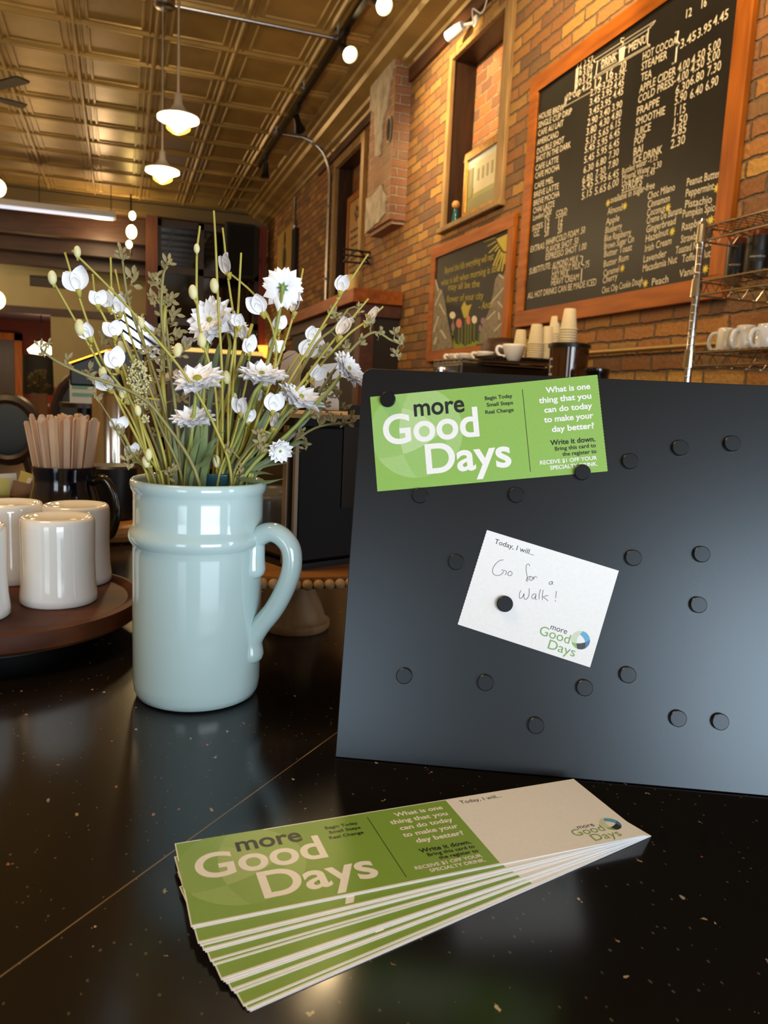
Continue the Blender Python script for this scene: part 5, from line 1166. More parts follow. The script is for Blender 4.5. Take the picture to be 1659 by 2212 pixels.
# ================================================================== left side of the counter
WOODT = wood_mat('dark_cherry_tray', '#33190c', '#5a3018', 'x', 10, .55, 0, .15)
TC = Vector((-.1207, .856, 0)); ZT = CZ-.2245; TR = .144
ls_ = thing('lazy_susan', 'round dark wooden turntable tray carrying upside-down mugs', 'tray', (TC.x, TC.y, CT))
m = MB().lathe([(0, ZT-.016), (TR-.006, ZT-.016), (TR-.001, ZT-.012), (TR, ZT-.004), (TR-.002, ZT+.0035), (TR-.008, ZT+.005), (TR-.013, ZT+.003), (TR-.016, ZT), (0, ZT)], TC, 96); part('plate', m, WOODT, ls_, smooth=35)
m = MB().lathe([(0, CT), (.085, CT), (.085, ZT-.016), (0, ZT-.016)], TC, 48); part('turntable_base', m, mat('black_rubber', '#050505', .7), ls_, smooth=40)
proto = None
for (x, y), lb in (((-.061, .845), 'upside-down white mug at the front of the wooden tray, fully in view'), ((-.139, .800), 'upside-down white mug at the left photo edge, half cut off'), ((-.119, .948), 'upside-down white mug at the back left of the tray'), ((-.0475, .9305), 'upside-down white mug at the back right, partly behind the front one')):
    M = Matrix.Translation((x, y, ZT+.0003)) @ Matrix.Rotation(random.uniform(1.2, 2.4), 4, 'Z')
    if proto is None:
        r = .0372; H = .089
        t = thing('diner_mug', lb, 'mug', M=M, group='upside-down white mugs on the tray')
        m = MB().lathe([(r-.004, .006), (r-.003, .001), (r-.001, 0), (r+.0008, .002), (r+.0006, .008), (r-.0010, .022), (r-.0016, .045), (r-.0012, .07), (r-.0010, .080), (r-.0016, .086), (r-.0035, H), (r-.006, H+.0003), (r-.0085, H-.0015), (r-.012, H-.004), (0, H-.0045)], (0, 0, 0), 56); part('body', m, WHITECER, t, smooth=60, local=True)
        m = MB().tube(catmull([(r-.003, 0, .072), (r+.018, 0, .07), (r+.026, 0, .05), (r+.021, 0, .028), (r-.003, 0, .022)], 6), .006, 10); part('handle', m, WHITECER, t, smooth=True, local=True)
        proto = t
    else: dup(proto, M, lb)
# dark blue pottery mug with wooden stirrers
NAVY = mat('navy_pottery_glaze', '#0c1222', .1, coat=.5, noise=(18, .3)); OLIVEG = mat('dark_olive_glaze', '#1e1a0c', .12, coat=.5, noise=(18, .3))
bp = ray(139, 1006)*(1.165/1); BMc = Vector((bp.x, bp.y, CT)); bz = CZ+bp.z-CT
pm = thing('pottery_mug', 'dark navy glazed pottery mug full of wooden stirrers', 'mug', BMc)
r = .0445
m = MB().lathe([(0, .0), (r*.9, 0), (r*1.05, .02), (r*1.22, bz*.35), (r*1.22, bz*.52), (r*1.08, bz*.68)], BMc, 48, 1).lathe([(r*1.08, bz*.68), (r*.99, bz*.80), (r*.99, bz*.88), (r*1.02, bz*.95), (r*1.02, bz), (r*.95, bz), (r*.93, bz*.8), (r*1.05, bz*.4), (r*.8, .012), (0, .012)], BMc, 48, 0); part('body', m, [NAVY, OLIVEG], pm, smooth=60)
d = Vector((.93, -.36, 0)); P = lambda R, z: BMc+d*R+Vector((0, 0, z))
m = MB().tube(catmull([P(r*.98, bz*.84), P(r*1.4, bz*.86), P(r*1.72, bz*.68), P(r*1.78, bz*.45), P(r*1.55, bz*.24), P(r*1.18, bz*.26)], 7), [.0075]*36, 12, flat=.65, side=(0, 0, 1)); part('handle', m, OLIVEG, pm, smooth=True)
STICK = wood_mat('birch_stirrer', '#d2ab88', '#efd6b8', 'z', 30, .6)
sm = MB(); L = .188; hw = .0043; tk = .0008
pl_ = [(-hw, 0), (hw, 0), (hw, L-.003)] + [(hw*math.cos(k*PI/8), L-.003+.003*math.sin(k*PI/8)) for k in range(1, 8)] + [(-hw, L-.003)]
sm.prism(pl_, (0, tk, 0), (1, 0, 0), (0, 0, 1), tk*2)
rnd = random.Random(21); proto = None; sticks = []
for k in range(52):
    a = 2*PI*k*.618; rad = math.sqrt((k+.5)/52)
    bx, by = rad*.021*math.cos(a), rad*.019*math.sin(a); tx, ty = rad*.0415*math.cos(a), rad*.037*math.sin(a)
    b = BMc+Vector((bx, by, .016)); t_ = Vector((tx-bx, ty-by, bz-.012)).normalized()
    yaw_ = rnd.uniform(-1.3, 1.3); sx_ = Vector((math.cos(yaw_), math.sin(yaw_), 0)); sx_ = (sx_-t_*sx_.dot(t_)).normalized(); sy_ = t_.cross(sx_)
    M = Matrix(((sx_.x, sy_.x, t_.x, b.x), (sx_.y, sy_.y, t_.y, b.y), (sx_.z, sy_.z, t_.z, b.z+rnd.uniform(0, .012)), (0, 0, 0, 1)))
    lb = 'flat wooden coffee stirrer in the bunch standing in the navy pottery mug'
    if proto is None: proto = solo('stir_stick', sm, STICK, lb, 'stirrer', group='wooden stirrers in the navy mug', M=M, local=True)
    else: dup(proto, M, lb)
# wooden board with black canister
cc = ray(243, 1080)*1.34; CB = Vector((cc.x, cc.y, CT))
m = MB().prism(rrect(CB.x-.17, CB.y-.09, CB.x+.055, CB.y+.10, .05), (0, 0, CT), (1, 0, 0), (0, 1, 0), .03)
solo('wood_board', m, HONEY, 'thick rounded wooden serving board under the black canister', 'board', (CB.x, CB.y, CT), bevel=.012)
ch_ = CZ+(ray(243, 1003)*1.34).z-(CT+.03); r = .0385
kb_ = thing('black_canister', 'plain black canister with lid on the wooden board by the blue mug', 'canister', (CB.x, CB.y, CT+.03))
MB_ = mat('matte_navy_black', '#080a10', .45)
m = MB().lathe([(0, 0), (r-.004, 0), (r-.001, .006), (r, ch_-.028), (0, ch_-.028)], (CB.x, CB.y, CT+.03), 48); part('body', m, MB_, kb_, smooth=40)
m = MB().lathe([(0, ch_-.028), (r+.002, ch_-.028), (r+.0025, ch_-.004), (r-.001, ch_), (0, ch_)], (CB.x, CB.y, CT+.03), 48); part('lid', m, MB_, kb_, smooth=40)
# dish of sugar packets
sd_ = ray(22, 1062)*1.22; SD = Vector((sd_.x-.01, sd_.y+.02, CT)); zr = .085
dsh = thing('sugar_dish', 'clear glass dish of sweetener packets at the left edge', 'dish', SD)
m = MB().lathe([(0, .0), (.045, 0), (.05, .005), (.058, zr), (.055, zr), (.047, .01), (0, .008)], SD, 40); part('bowl', m, mat('clear_glass', (.9, .92, .92), .03, trans=1, ior=1.3), dsh, smooth=40)
rnd = random.Random(31); protos = {}
cols = [('yellow', '#d9cf72'), ('white', '#d8d6cf'), ('brown', '#8a6238'), ('tan', '#b98a4c')]
for k in range(14):
    nm, cl = cols[[0, 1, 2, 3, 1, 0, 2, 1, 3, 2, 0, 1, 2, 3][k]]
    u = -1+2*k/13; b = SD+Vector((u*.038, rnd.uniform(-.018, .018), .032+rnd.uniform(0, .02)))
    Rm = Matrix.Rotation(rnd.uniform(-.5, .5), 4, 'Z') @ Matrix.Rotation(u*.5+rnd.uniform(-.15, .15), 4, 'Y') @ Matrix.Rotation(rnd.uniform(-.3, .1), 4, 'X')
    M = Matrix.Translation(b) @ Rm
    lb = '%s paper sweetener packet in the glass dish at left' % nm
    if nm not in protos:
        mm = MB(); n = 6; vs = []
        for s in (1, -1):
            for i in range(n+1):
                for j in range(n+1):
                    x, z = -.016+.032*i/n, .062*j/n; e_ = math.sin(PI*i/n)*math.sin(PI*j/n)
                    vs.append((x, s*(.0004+.003*e_), z))
        q = (n+1)**2; fs = []
        for s in (0, 1):
            for i in range(n):
                for j in range(n): a = s*q+i*(n+1)+j; fs.append((a, a+1, a+n+2, a+n+1))
        mm.add(vs, fs)
        for e0_, e1_ in ((0, n), (n*(n+1), n*(n+1)+n)): pass
        protos[nm] = solo('sweetener_packet', mm, mat('packet_'+nm, cl, .55, bump=(120, .4, .001)), lb, 'packet', group='%s sweetener packets in the dish' % nm, M=M, local=True, smooth=True)
    else: dup(protos[nm], M, lb)
# tall steel thermos dispenser
th = ray(243, 900)*1.72; TH_ = Vector((th.x, th.y, CT)); tz = CZ+(ray(243, 838)*1.72).z-CT; r = .043
tm = thing('steel_thermos', 'tall shiny steel coffee thermos behind the flowers and stirrers', 'thermos', TH_)
STEEL = mat('polished_steel', '#b9b0a2', .16, 1)
m = MB().lathe([(0, 0), (r, 0), (r, tz-.02), (r*.8, tz), (0, tz)], TH_, 40); part('body', m, STEEL, tm, smooth=35)
m = MB().lathe([(0, tz), (r*.82, tz), (r*.78, tz+.03), (r*.5, tz+.038), (0, tz+.038)], TH_, 32); part('lid', m, BLACKMETAL, tm, smooth=35)
m = MB().tube(catmull([TH_+Vector((-.3*r, r*.9, tz-.04)), TH_+Vector((-.3*r, r*1.9, tz-.06)), TH_+Vector((-.3*r, r*1.9, tz*.5)), TH_+Vector((-.3*r, r*.9, tz*.45))], 5), .008, 8); part('handle', m, BLACKMETAL, tm, smooth=True)
# till / display housing with slanting chrome slats that stand in for reflected light, on a far serving counter
Yk = 2.62; ka, kb2 = on_y(150, 786, Yk), on_y(312, 838, Yk)
cs = thing('display_case', 'black display case with slanting chrome slats imitating bright reflections behind the flowers', 'display case', ((ka.x+kb2.x)/2, Yk, 0))
zt_k = on_y(230, 758, Yk).z
zb_k = on_y(230, 836, Yk).z; xk = on_y(232, 758, Yk).x
m = MB().add([(ka.x, Yk, zb_k), (kb2.x, Yk, zb_k), (kb2.x, Yk, zt_k+.02), (xk, Yk, zt_k), (ka.x, Yk, ka.z), (ka.x, Yk+.3, zb_k), (kb2.x, Yk+.3, zb_k), (kb2.x, Yk+.3, zt_k+.02), (xk, Yk+.3, zt_k), (ka.x, Yk+.3, ka.z)],
    [(0, 1, 2, 3, 4), (5, 9, 8, 7, 6), (0, 5, 6, 1), (1, 6, 7, 2), (2, 7, 8, 3), (3, 8, 9, 4), (4, 9, 5, 0)]); part('housing', m, mat('case_black', '#0b0a09', .4), cs, bevel=.006)
m = MB().tube([(ka.x, Yk-.004, ka.z), (on_y(232, 758, Yk).x, Yk-.004, zt_k), (kb2.x, Yk-.004, zt_k+.02)], .006, 8); part('brass_edge', m, mat('brass', '#c08a3c', .25, 1), cs)
m = MB()
for k, (a, b) in enumerate((((262, 662), (368, 738)), ((256, 678), (366, 758)), ((258, 698), (362, 774)), ((264, 722), (345, 780)))):
    nrm = Vector((.165, -.985, -.03)).normalized(); p = on_y(*a, Yk-.03); q = on_p(*b, p, nrm); d = (q-p).normalized(); s = d.cross(nrm).normalized()
    h_ = s*.0065; m.add([p-h_, p+h_, q+h_, q-h_, p-h_-nrm*.006, p+h_-nrm*.006, q+h_-nrm*.006, q-h_-nrm*.006], [(0, 1, 2, 3), (7, 6, 5, 4), (0, 4, 5, 1), (1, 5, 6, 2), (2, 6, 7, 3), (3, 7, 4, 0)])
part('reflection_slats', m, mat('mirror_chrome', '#e8ecf2', .08, 1), cs)
xp_ = on_y(252, 838, Yk).x; m2 = MB().box((xp_-.05, Yk+.08, 0), (xp_+.05, Yk+.2, zb_k)).box((xp_-.2, Yk, 0), (xp_+.2, Yk+.3, .03)); part('pedestal', m2, MATS['case_black'], cs)
pA, pB = on_y(256, 655, Yk), on_y(366, 745, Yk)
m = MB().add([Vector((pA.x-.01, Yk+.02, pA.z)), Vector((pB.x, Yk+.02, pB.z)), Vector((pB.x, Yk+.02, zt_k)), Vector((pA.x-.01, Yk+.02, zt_k)), Vector((pA.x-.01, Yk+.3, pA.z)), Vector((pB.x, Yk+.3, pB.z)), Vector((pB.x, Yk+.3, zt_k)), Vector((pA.x-.01, Yk+.3, zt_k))], [(0, 1, 2, 3), (7, 6, 5, 4), (0, 4, 5, 1), (1, 5, 6, 2), (2, 6, 7, 3), (3, 7, 4, 0)])
part('slanted_top', m, mat('case_black', '#0b0a09', .4), cs)
# small sign leaning on a far table between the chairs
sg = on_y(180, 846, 3.6); m = MB().box((sg.x-.055, 3.6, sg.z-.05), (sg.x+.06, 3.61, sg.z+.05))
ft = thing('side_table', 'far round dark table behind the stirrers', 'table', (sg.x, 3.66, 0)); ztb = sg.z-.05
mm = MB().lathe([(0, ztb-.02), (.10, ztb-.02), (.10, ztb), (0, ztb)], (sg.x, 3.66, 0), 32); part('tabletop', mm, DARKWOOD, ft, smooth=40)
mm = MB().lathe([(0, 0), (.2, 0), (.2, .03), (.03, .06), (.03, ztb-.02), (0, ztb-.02)], (sg.x, 3.66, 0), 20); part('pedestal', mm, BLACKMETAL, ft, smooth=40)
tsg = thing('table_sign', 'small white and teal printed card standing on the far table', 'sign', (sg.x, 3.6, ztb))
part('card', m, mat('sign_white', '#c8ccc8', .5), tsg)
m = MB()
for z in (.012, -.02): m.box((sg.x-.045, 3.598, sg.z+z), (sg.x+.05, 3.6, sg.z+z+.014))
part('teal_bars', m, mat('sign_teal', '#6aa89a', .5), tsg)
# ================================================================== artificial flowers standing in the blue mug
STEMY = mat('yellow_green_stem', '#b0a548', .55, noise=(60, .15)); STEMO = mat('olive_stem', '#8f8650', .6, noise=(60, .15))
STEMG = mat('mid_green_stem', '#939a4c', .5, noise=(60, .15)); LEAFO = mat('olive_brown_leaf', '#9c8d60', .65, noise=(40, .22))
LEAFG = mat('grass_green_leaf', '#66744a', .4, noise=(25, .25)); PETW = mat('white_petal', '#fbf9fa', .6, noise=(60, .03), sheen=.2)
PETP = mat('blush_petal', '#d9cbc4', .6, noise=(60, .05)); BUDM = mat('cream_bud', '#e4dca6', .55, noise=(60, .06)); CENT = mat('yellow_green_eye', '#9a9a28', .7, bump=(500, .6, .001))
YARM = mat('cream_yarrow', '#d8cf9c', .8); CALYX = mat('green_calyx', '#5f8a58', .5)
YM = .652; TOW = -fwd; frnd = random.Random(77)
def pth(pxs, y1, y0=None):
    """stem through photo points from the mug mouth to the tip; the tip leans to depth y1"""
    y0 = YM + (y1-YM)*.45 if y0 is None else y0
    y0 = max(YM-.034, min(YM+.034, y0)); n = len(pxs); P = []
    for i, (x, y) in enumerate(pxs):
        t = i/(n-1); P.append(on_y(x, y, y0+(y1-y0)*t))
    m0 = P[0]; cx_, cy_ = MC.x+.0006, MC.y
    v = Vector((m0.x-cx_, m0.y-cy_, 0)); L = v.length
    if L > .044: v *= .044/L; m0 = Vector((cx_+v.x, cy_+v.y, m0.z)); P[0] = m0
    b = Vector((cx_+v.x*.25-v.y*.1, cy_+v.y*.25, CT+.015)); mid = b.lerp(m0, .55)
    mid.x = cx_+v.x*.8; mid.y = cy_+v.y*.8
    return [b, mid] + P, catmull([b, mid] + P, 6)
def near(curve, px, py):
    """depth of the stem where it passes nearest a photo point"""
    best = min(curve, key=lambda p: ((p-EYE).normalized()-ray(px, py).normalized()).length); return best
def petal(mb, o, d, w, n, L, W, cup, tip=1.0, mi=None, seg=5):
    """petal from o along d, half width W at the widest, cupped along normal n"""
    vs = []; fs = []
    for i in range(seg+1):
        t = i/seg; ww = W*(math.sin(PI*min(1, t*.92+.06))**.75)*(1 if tip else 1)
        if tip == 0 and t > .72: ww *= (1-t)/.28*.9+.05
        c_ = o + d*L*t + n*cup*L*(t*t-.2*t)
        for j, s in enumerate((-1, 0, 1)): vs.append(c_ + w*ww*s + n*(abs(s)*W*.35))
    for i in range(seg):
        for j in range(2): a = i*3+j; fs.append((a, a+1, a+4, a+3))
    mb.add(vs, fs, mi)
def frame_of(f):
    f = f.normalized(); a = Vector((0, 0, 1)) if abs(f.z) < .9 else Vector((1, 0, 0)); u = a.cross(f).normalized(); return u, f.cross(u), f
def stemrad(curve, r0, r1): n = len(curve); return [r0+(r1-r0)*i/(n-1) for i in range(n)]
def daisy(label, pxs, y1, rpx, face, mt=None, eye=.12):
    P, C = pth(pxs, y1); tip = C[-1]; r = rpx/FPX*(tip-EYE).dot(fwd); f = (RT*face[0]+UP*face[1]+TOW*face[2]).normalized()
    t = thing('daisy_stem', label, 'flower', P[0], 'artificial flower stems in the blue mug')
    base = tip - f*r*.18
    C2 = C[:-3] + catmull([C[-4], C[-3], base-f*r*.25, base], 4)[4:]
    m = MB().tube(C2, stemrad(C2, .0019, .0014), 7); part('stem', m, STEMG, t, smooth=True)
    u, v, n = frame_of(f); m = MB()
    for k, (cnt, L, W, cup, off) in enumerate(((14, r, r*.30, .10, 0), (12, r*.88, r*.29, .30, .25), (9, r*.64, r*.23, .55, .4))):
        for i in range(cnt):
            a = 2*PI*(i+off)/cnt + frnd.uniform(-.08, .08); d = u*math.cos(a)+v*math.sin(a); w = -u*math.sin(a)+v*math.cos(a)
            petal(m, base+f*r*.05*k+d*r*.06, (d+f*frnd.uniform(-.12, .1)).normalized(), w, f, L*frnd.uniform(.9, 1.06), W, cup*frnd.uniform(.6, 1.2), 0)
    pet_ = part('petals', m, mt or PETW, t, smooth=True)
    m = MB().ell(base+f*r*.14, (u*r*eye, v*r*eye, f*r*.12), 14, 8); part('flower_eye', m, CENT, pet_, smooth=True)
    m = MB().ell(base-f*r*.06, (u*r*.16, v*r*.16, f*r*.12), 10, 6)
    for i in range(7):
        a = 2*PI*i/7; d = u*math.cos(a)+v*math.sin(a); petal(m, base-f*r*.08, (d-f*.15).normalized(), -u*math.sin(a)+v*math.cos(a), f, r*.3, r*.05, .1, 0)
    part('calyx', m, CALYX, pet_, smooth=True); return t
def blossom(t, c_, up, size, mt=None, open_=1.0):
    """sweet-pea like bloom: two broad rounded petals, a small keel, a green-yellow cup"""
    up = (up+Vector((frnd.uniform(-.15, .15), frnd.uniform(-.15, .15), frnd.uniform(-.05, .1)))).normalized(); f = (TOW-up*TOW.dot(up)).normalized(); s = up.cross(f)
    a = frnd.uniform(-1.2, 1.2); size *= frnd.uniform(.8, .98); o_ = frnd.uniform(.5, 1.25); open_ = o_; f, s = f*math.cos(a)+s*math.sin(a), s*math.cos(a)-f*math.sin(a); b = c_-up*size*.5
    t_, m = t, MB()
    for sg, L, W, out, fo in ((1, 1.0, .40, .45*open_, .05), (-1, .95, .40, .45*open_, .0), (.15, .55, .20, .1, .2)):
        d = (up+s*sg*out+f*fo).normalized(); w = (s-d*s.dot(d)).normalized(); nn = w.cross(d)
        if nn.dot(f) < 0: nn = -nn
        petal(m, b, d, w, nn, size*L*frnd.uniform(.9, 1.08), size*W, .18*frnd.uniform(.3, 1.3), 1, None, 7)
    part('blossom', m, mt or PETW, t, smooth=True)
    m = MB().tube([b-up*size*.3, b-up*size*.1, b+up*size*.04], [.0011, .0022, .0026], 8); part('blossom_cup', m, STEMY, t, smooth=True)
def bud(t, c_, up, L):
    u, v, n = frame_of(up); m = MB().ell(c_, (u*L*.34, v*L*.34, n*L*.55), 10, 8); part('bud', m, BUDM, t, smooth=True)
def spray(label, pxs, y1, blooms=(), buds=(), mt=None, r=(.0015, .0008)):
    P, C = pth(pxs, y1); t = thing('sweet_pea_stem', label, 'flower', P[0], 'artificial flower stems in the blue mug')
    m = MB().tube(C, stemrad(C, *r), 6)
    jobs = []
    for (px, py, sz) in blooms: 
        q = near(C, px, py+22); c_ = on_y(px, py, q.y-.002); i = min(range(len(C)), key=lambda k: (C[k]-q).length); tg = (C[min(i+1, len(C)-1)]-C[max(i-1, 0)]).normalized()
        up = (tg*.8 + (c_-q)*25 + Vector((0, 0, .3))).normalized(); size = sz/FPX*.65; jobs.append(('f', c_, up, size))
        m.tube([q-tg*.004, c_-up*size*.75], [.0011, .0010], 5)
    for (px, py, sz) in buds:
        q = near(C, px, py+10); c_ = on_y(px, py, q.y-.001); up = ((c_-q)*40+Vector((0, 0, 1))).normalized(); L = sz/FPX*.65; jobs.append(('b', c_, up, L)); m.tube([q-Vector((0, 0, .003)), c_-up*L*.4], [.001, .001], 5)
    part('stem', m, STEMY, t, smooth=True)
    for k, c_, up, s in jobs: blossom(t, c_, up, s, mt) if k == 'f' else bud(t, c_, up, s)
    return t
def leafcluster(m, c_, up, n, L):
    u, v, w = frame_of(up)
    n = int(n*1.5); L *= .82
    for k in range(n):
        a = 2*PI*k/n*1.6+frnd.uniform(0, .6); e = .25+1.1*(k % 3)/2
        d = (up*math.cos(e)+(u*math.cos(a)+v*math.sin(a))*math.sin(e)).normalized(); o = c_ + up*L*(frnd.uniform(-1.0, .6)); wd = d.cross(TOW)
        wd = wd.normalized() if wd.length > .1 else u
        m.tube([o, o+d*L*.4], .00045, 4); petal(m, o+d*L*.3, d, wd, wd.cross(d), L*frnd.uniform(.7, 1.15), L*.23, frnd.uniform(-.2, .25), 1, None, 4)
def euca(label, pxs, y1, clusters, matl=None):
    P, C = pth(pxs, y1); t = thing('foliage_stem', label, 'foliage', P[0], 'artificial flower stems in the blue mug')
    m = MB().tube(C, stemrad(C, .0017, .0009), 6); lm = []
    for (px, py, n, L) in clusters:
        q = near(C, px, py); c_ = on_y(px, py, q.y); up = ((c_-q)*30+Vector((0, 0, .6))+Vector((frnd.uniform(-.3, .3), frnd.uniform(-.3, .3), 0))).normalized()
        if (c_-q).length > .004: m.tube([q, q.lerp(c_, .6)+Vector((0, 0, .002)), c_], [.0008, .0007, .0005], 4)
        lc = MB(); leafcluster(lc, c_, up, n, L/FPX*.65); lm.append(lc)
    part('stem', m, STEMO, t, smooth=True)
    for lc in lm: part('leaf_cluster', lc, matl or LEAFO, t, smooth=True)
    return t
daisy('white daisy seen from behind at the top right of the bouquet', [(488, 1044), (540, 900), (590, 740), (612, 622)], .640, 46, (-.05, .25, -.95))
daisy('large white daisy high in the middle of the bouquet, facing the viewer', [(430, 1044), (440, 850), (452, 690)], .655, 56, (-.35, .25, .9))
daisy('white daisy half hidden right behind the large middle daisy', [(445, 1044), (480, 850), (505, 700)], .672, 46, (.6, .5, .35))
daisy('white daisy with yellow-green eye in the centre of the bouquet', [(400, 1044), (415, 930), (426, 815)], .628, 55, (.0, .74, .64), None, .19)
daisy('white daisy seen from the side right of the centre of the bouquet', [(475, 1044), (520, 930), (566, 805)], .630, 54, (.12, .82, .5))
daisy('white daisy leaning right just above the black oven', [(500, 1044), (580, 940), (652, 856)], .626, 52, (.42, .74, .5))
daisy('white daisy at far right touching the corner of the black board', [(520, 1044), (640, 920), (755, 795)], .615, 44, (.72, .42, .5))
daisy('white daisy low on the left side of the bouquet, seen from the side', [(405, 1044), (412, 970), (416, 900)], .632, 48, (.0, .8, .55))
daisy('small drooping white daisy low at right near the mug rim', [(540, 1044), (580, 960), (606, 975)], .622, 28, (.3, -.45, .7))
daisy('blush daisy deep behind the central daisy', [(395, 1044), (385, 930), (372, 815)], .700, 44, (-.1, .8, .4), PETP)
spray('sweet pea stem leaning farthest left with a cream bud at its tip', [(335, 1042), (262, 880), (200, 760), (117, 612)], .62, [(187, 712, 40)], [(113, 600, 24), (172, 707, 28)])
spray('sweet pea stem with a heart-shaped white bloom at upper left', [(345, 1042), (290, 880), (222, 780), (165, 625), (140, 545)], .63, [(164, 602, 46), (243, 772, 44)])
spray('sweet pea stem with bare pointed tip left of the double blooms', [(350, 1042), (302, 900), (240, 720), (208, 650), (200, 592)], .645, [(208, 641, 36), (241, 708, 40)])
spray('sweet pea stem with paired white blooms at upper left', [(365, 1042), (325, 880), (262, 720), (243, 650), (239, 556)], .65, [(232, 645, 40), (256, 654, 40)], [(240, 632, 20)])
spray('sweet pea stem beside the paired blooms with a blush bloom', [(385, 1042), (345, 900), (280, 720), (249, 582)], .665, [(282, 752, 36)], [(263, 750, 24)], PETP)
spray('long stem crossing the bouquet diagonally to the upper left', [(500, 1042), (470, 935), (400, 810), (300, 690), (230, 615), (155, 541)], .61, [], [(167, 544, 20), (305, 697, 20), (384, 756, 26)])
spray('sweet pea stem with bulging node and pointed tip left of the tallest stem', [(468, 1044), (466, 850), (430, 700), (425, 560), (432, 488)], .64, [], [(425, 537, 18), (417, 631, 27), (436, 735, 28)])
spray('tallest bare stem of the bouquet, reaching toward the ceiling', [(478, 1044), (480, 830), (471, 650), (466, 530), (462, 455)], .635, [], [(463, 617, 27), (469, 814, 24), (468, 997, 26)])
spray('sweet pea stem with a round white bloom near the dark speaker', [(485, 1044), (502, 850), (508, 720), (494, 610), (481, 492)], .65, [(491, 567, 46)])
spray('bare-tipped stem standing just right of the round upper bloom', [(492, 1044), (494, 850), (512, 700), (518, 600), (521, 546)], .64, [(516, 690, 32)], [(489, 815, 26)])
spray('curving stem whose white bloom faces left beside the red pilaster', [(508, 1044), (548, 930), (594, 790), (590, 715), (570, 670)], .63, [(556, 655, 44)])
spray('thin stalk bending left from the middle to the round upper bloom', [(505, 1044), (560, 880), (598, 755), (560, 650), (474, 572)], .66, [], [(483, 581, 14)])
spray('sweet pea stem with a white bloom below the back-turned daisy', [(515, 1044), (560, 900), (612, 750), (638, 665), (655, 580)], .645, [(643, 652, 44)])
spray('sweet pea stem with bloom in front of the brick wall, long bare tip', [(525, 1044), (600, 870), (675, 740), (735, 640), (795, 549)], .63, [(741, 613, 42)])
spray('sweet pea stem with the largest white bloom at right', [(533, 1044), (610, 890), (690, 775), (742, 710), (796, 645)], .62, [(750, 706, 52)])
spray('sweet pea stem with the rightmost white bloom', [(540, 1044), (640, 860), (740, 735), (795, 692), (828, 662)], .635, [(810, 682, 46)])
spray('sweet pea stem with three clustered blooms right of centre', [(515, 1044), (575, 900), (630, 790), (675, 735), (706, 700)], .655, [(678, 722, 38), (668, 752, 44), (697, 755, 38)])
spray('sweet pea stem with a broad bloom before the white paper bag', [(530, 1044), (590, 930), (645, 840), (688, 785)], .64, [(684, 800, 46)])
spray('short sweet pea stem with upright bloom above the teal tumbler', [(470, 1044), (500, 960), (520, 890)], .622, [(522, 872, 46)])
spray('short sweet pea stem with open bloom low at right', [(505, 1044), (555, 960), (590, 885)], .618, [(592, 866, 46), (598, 908, 40)])
spray('short sweet pea stem with pale bloom low in the middle', [(485, 1044), (520, 970), (535, 915)], .64, [(536, 895, 40)])
spray('sweet pea stem with two stacked blooms below the upper right bloom', [(480, 1044), (520, 880), (538, 780), (528, 705)], .66, [(534, 742, 44), (527, 716, 34)])
spray('sweet pea stem with narrow blooms left of the three clustered blooms', [(498, 1044), (560, 890), (596, 770), (604, 705)], .65, [(602, 695, 34), (597, 745, 38), (575, 820, 36)])
spray('short sweet pea stem leaning left low over the black canister', [(322, 1040), (285, 975), (262, 925)], .632, [(257, 911, 36), (283, 968, 34)])
spray('sweet pea stem with crowded blooms and a bud at left middle', [(330, 1042), (285, 905), (235, 835)], .63, [(226, 822, 38), (263, 838, 34)], [(222, 806, 24), (265, 848, 22)])
spray('short stalk with two cream buds at the left mug rim', [(352, 1044), (336, 1010), (322, 990)], .612, [], [(321, 982, 22), (315, 998, 22), (298, 887, 20)])
spray('sweet pea stem with blush blooms behind the feathery foliage', [(372, 1044), (345, 890), (318, 770), (300, 690)], .685, [(327, 835, 40), (345, 870, 36), (400, 735, 30)], [], PETP)
spray('thick yellow-green stem standing straight left of the centre', [(376, 1044), (355, 880), (352, 760), (357, 660)], .66, [], [(292, 850, 22)], None, (.0028, .0016))
spray('thick yellow-green stem rising at the left of the mug mouth', [(330, 1044), (300, 930), (262, 800)], .66, [], [(276, 862, 22)], None, (.0028, .0014))
euca('grey-olive foliage stem drooping far left over the stirrers', [(430, 1044), (350, 905), (290, 850), (190, 812), (130, 785), (96, 762)], .60, [(90, 758, 5, 16), (104, 750, 3, 14), (146, 786, 4, 16), (192, 806, 6, 18), (200, 826, 3, 16), (230, 835, 4, 14)])
euca('olive foliage stem with toothed leaf at upper left', [(378, 1044), (350, 860), (290, 690), (275, 640), (265, 565)], .655, [(263, 552, 7, 18), (288, 600, 3, 30), (270, 650, 6, 18), (300, 695, 6, 18)])
euca('bushy olive foliage stem left of the large middle daisy', [(398, 1044), (372, 820), (360, 710), (350, 640), (325, 598)], .665, [(330, 610, 6, 20), (345, 640, 8, 20), (365, 655, 9, 22), (372, 690, 9, 22), (345, 720, 9, 22), (380, 725, 9, 22), (395, 760, 8, 20), (350, 680, 7, 18)])
euca('olive foliage stem with leafy tip beside the dark window', [(392, 1044), (375, 850), (350, 700), (352, 600), (362, 575)], .645, [(360, 574, 7, 20), (340, 605, 5, 18), (330, 650, 6, 18), (318, 760, 6, 18), (350, 800, 6, 18), (300, 790, 5, 16), (360, 770, 7, 20)])
euca('olive foliage stem arching far right with drooping tip', [(545, 1042), (640, 920), (730, 790), (800, 720), (845, 735), (868, 745)], .63, [(855, 716, 6, 18), (866, 742, 6, 18), (855, 765, 6, 18), (820, 722, 6, 16), (800, 700, 6, 18), (780, 735, 5, 16), (745, 760, 6, 16)])
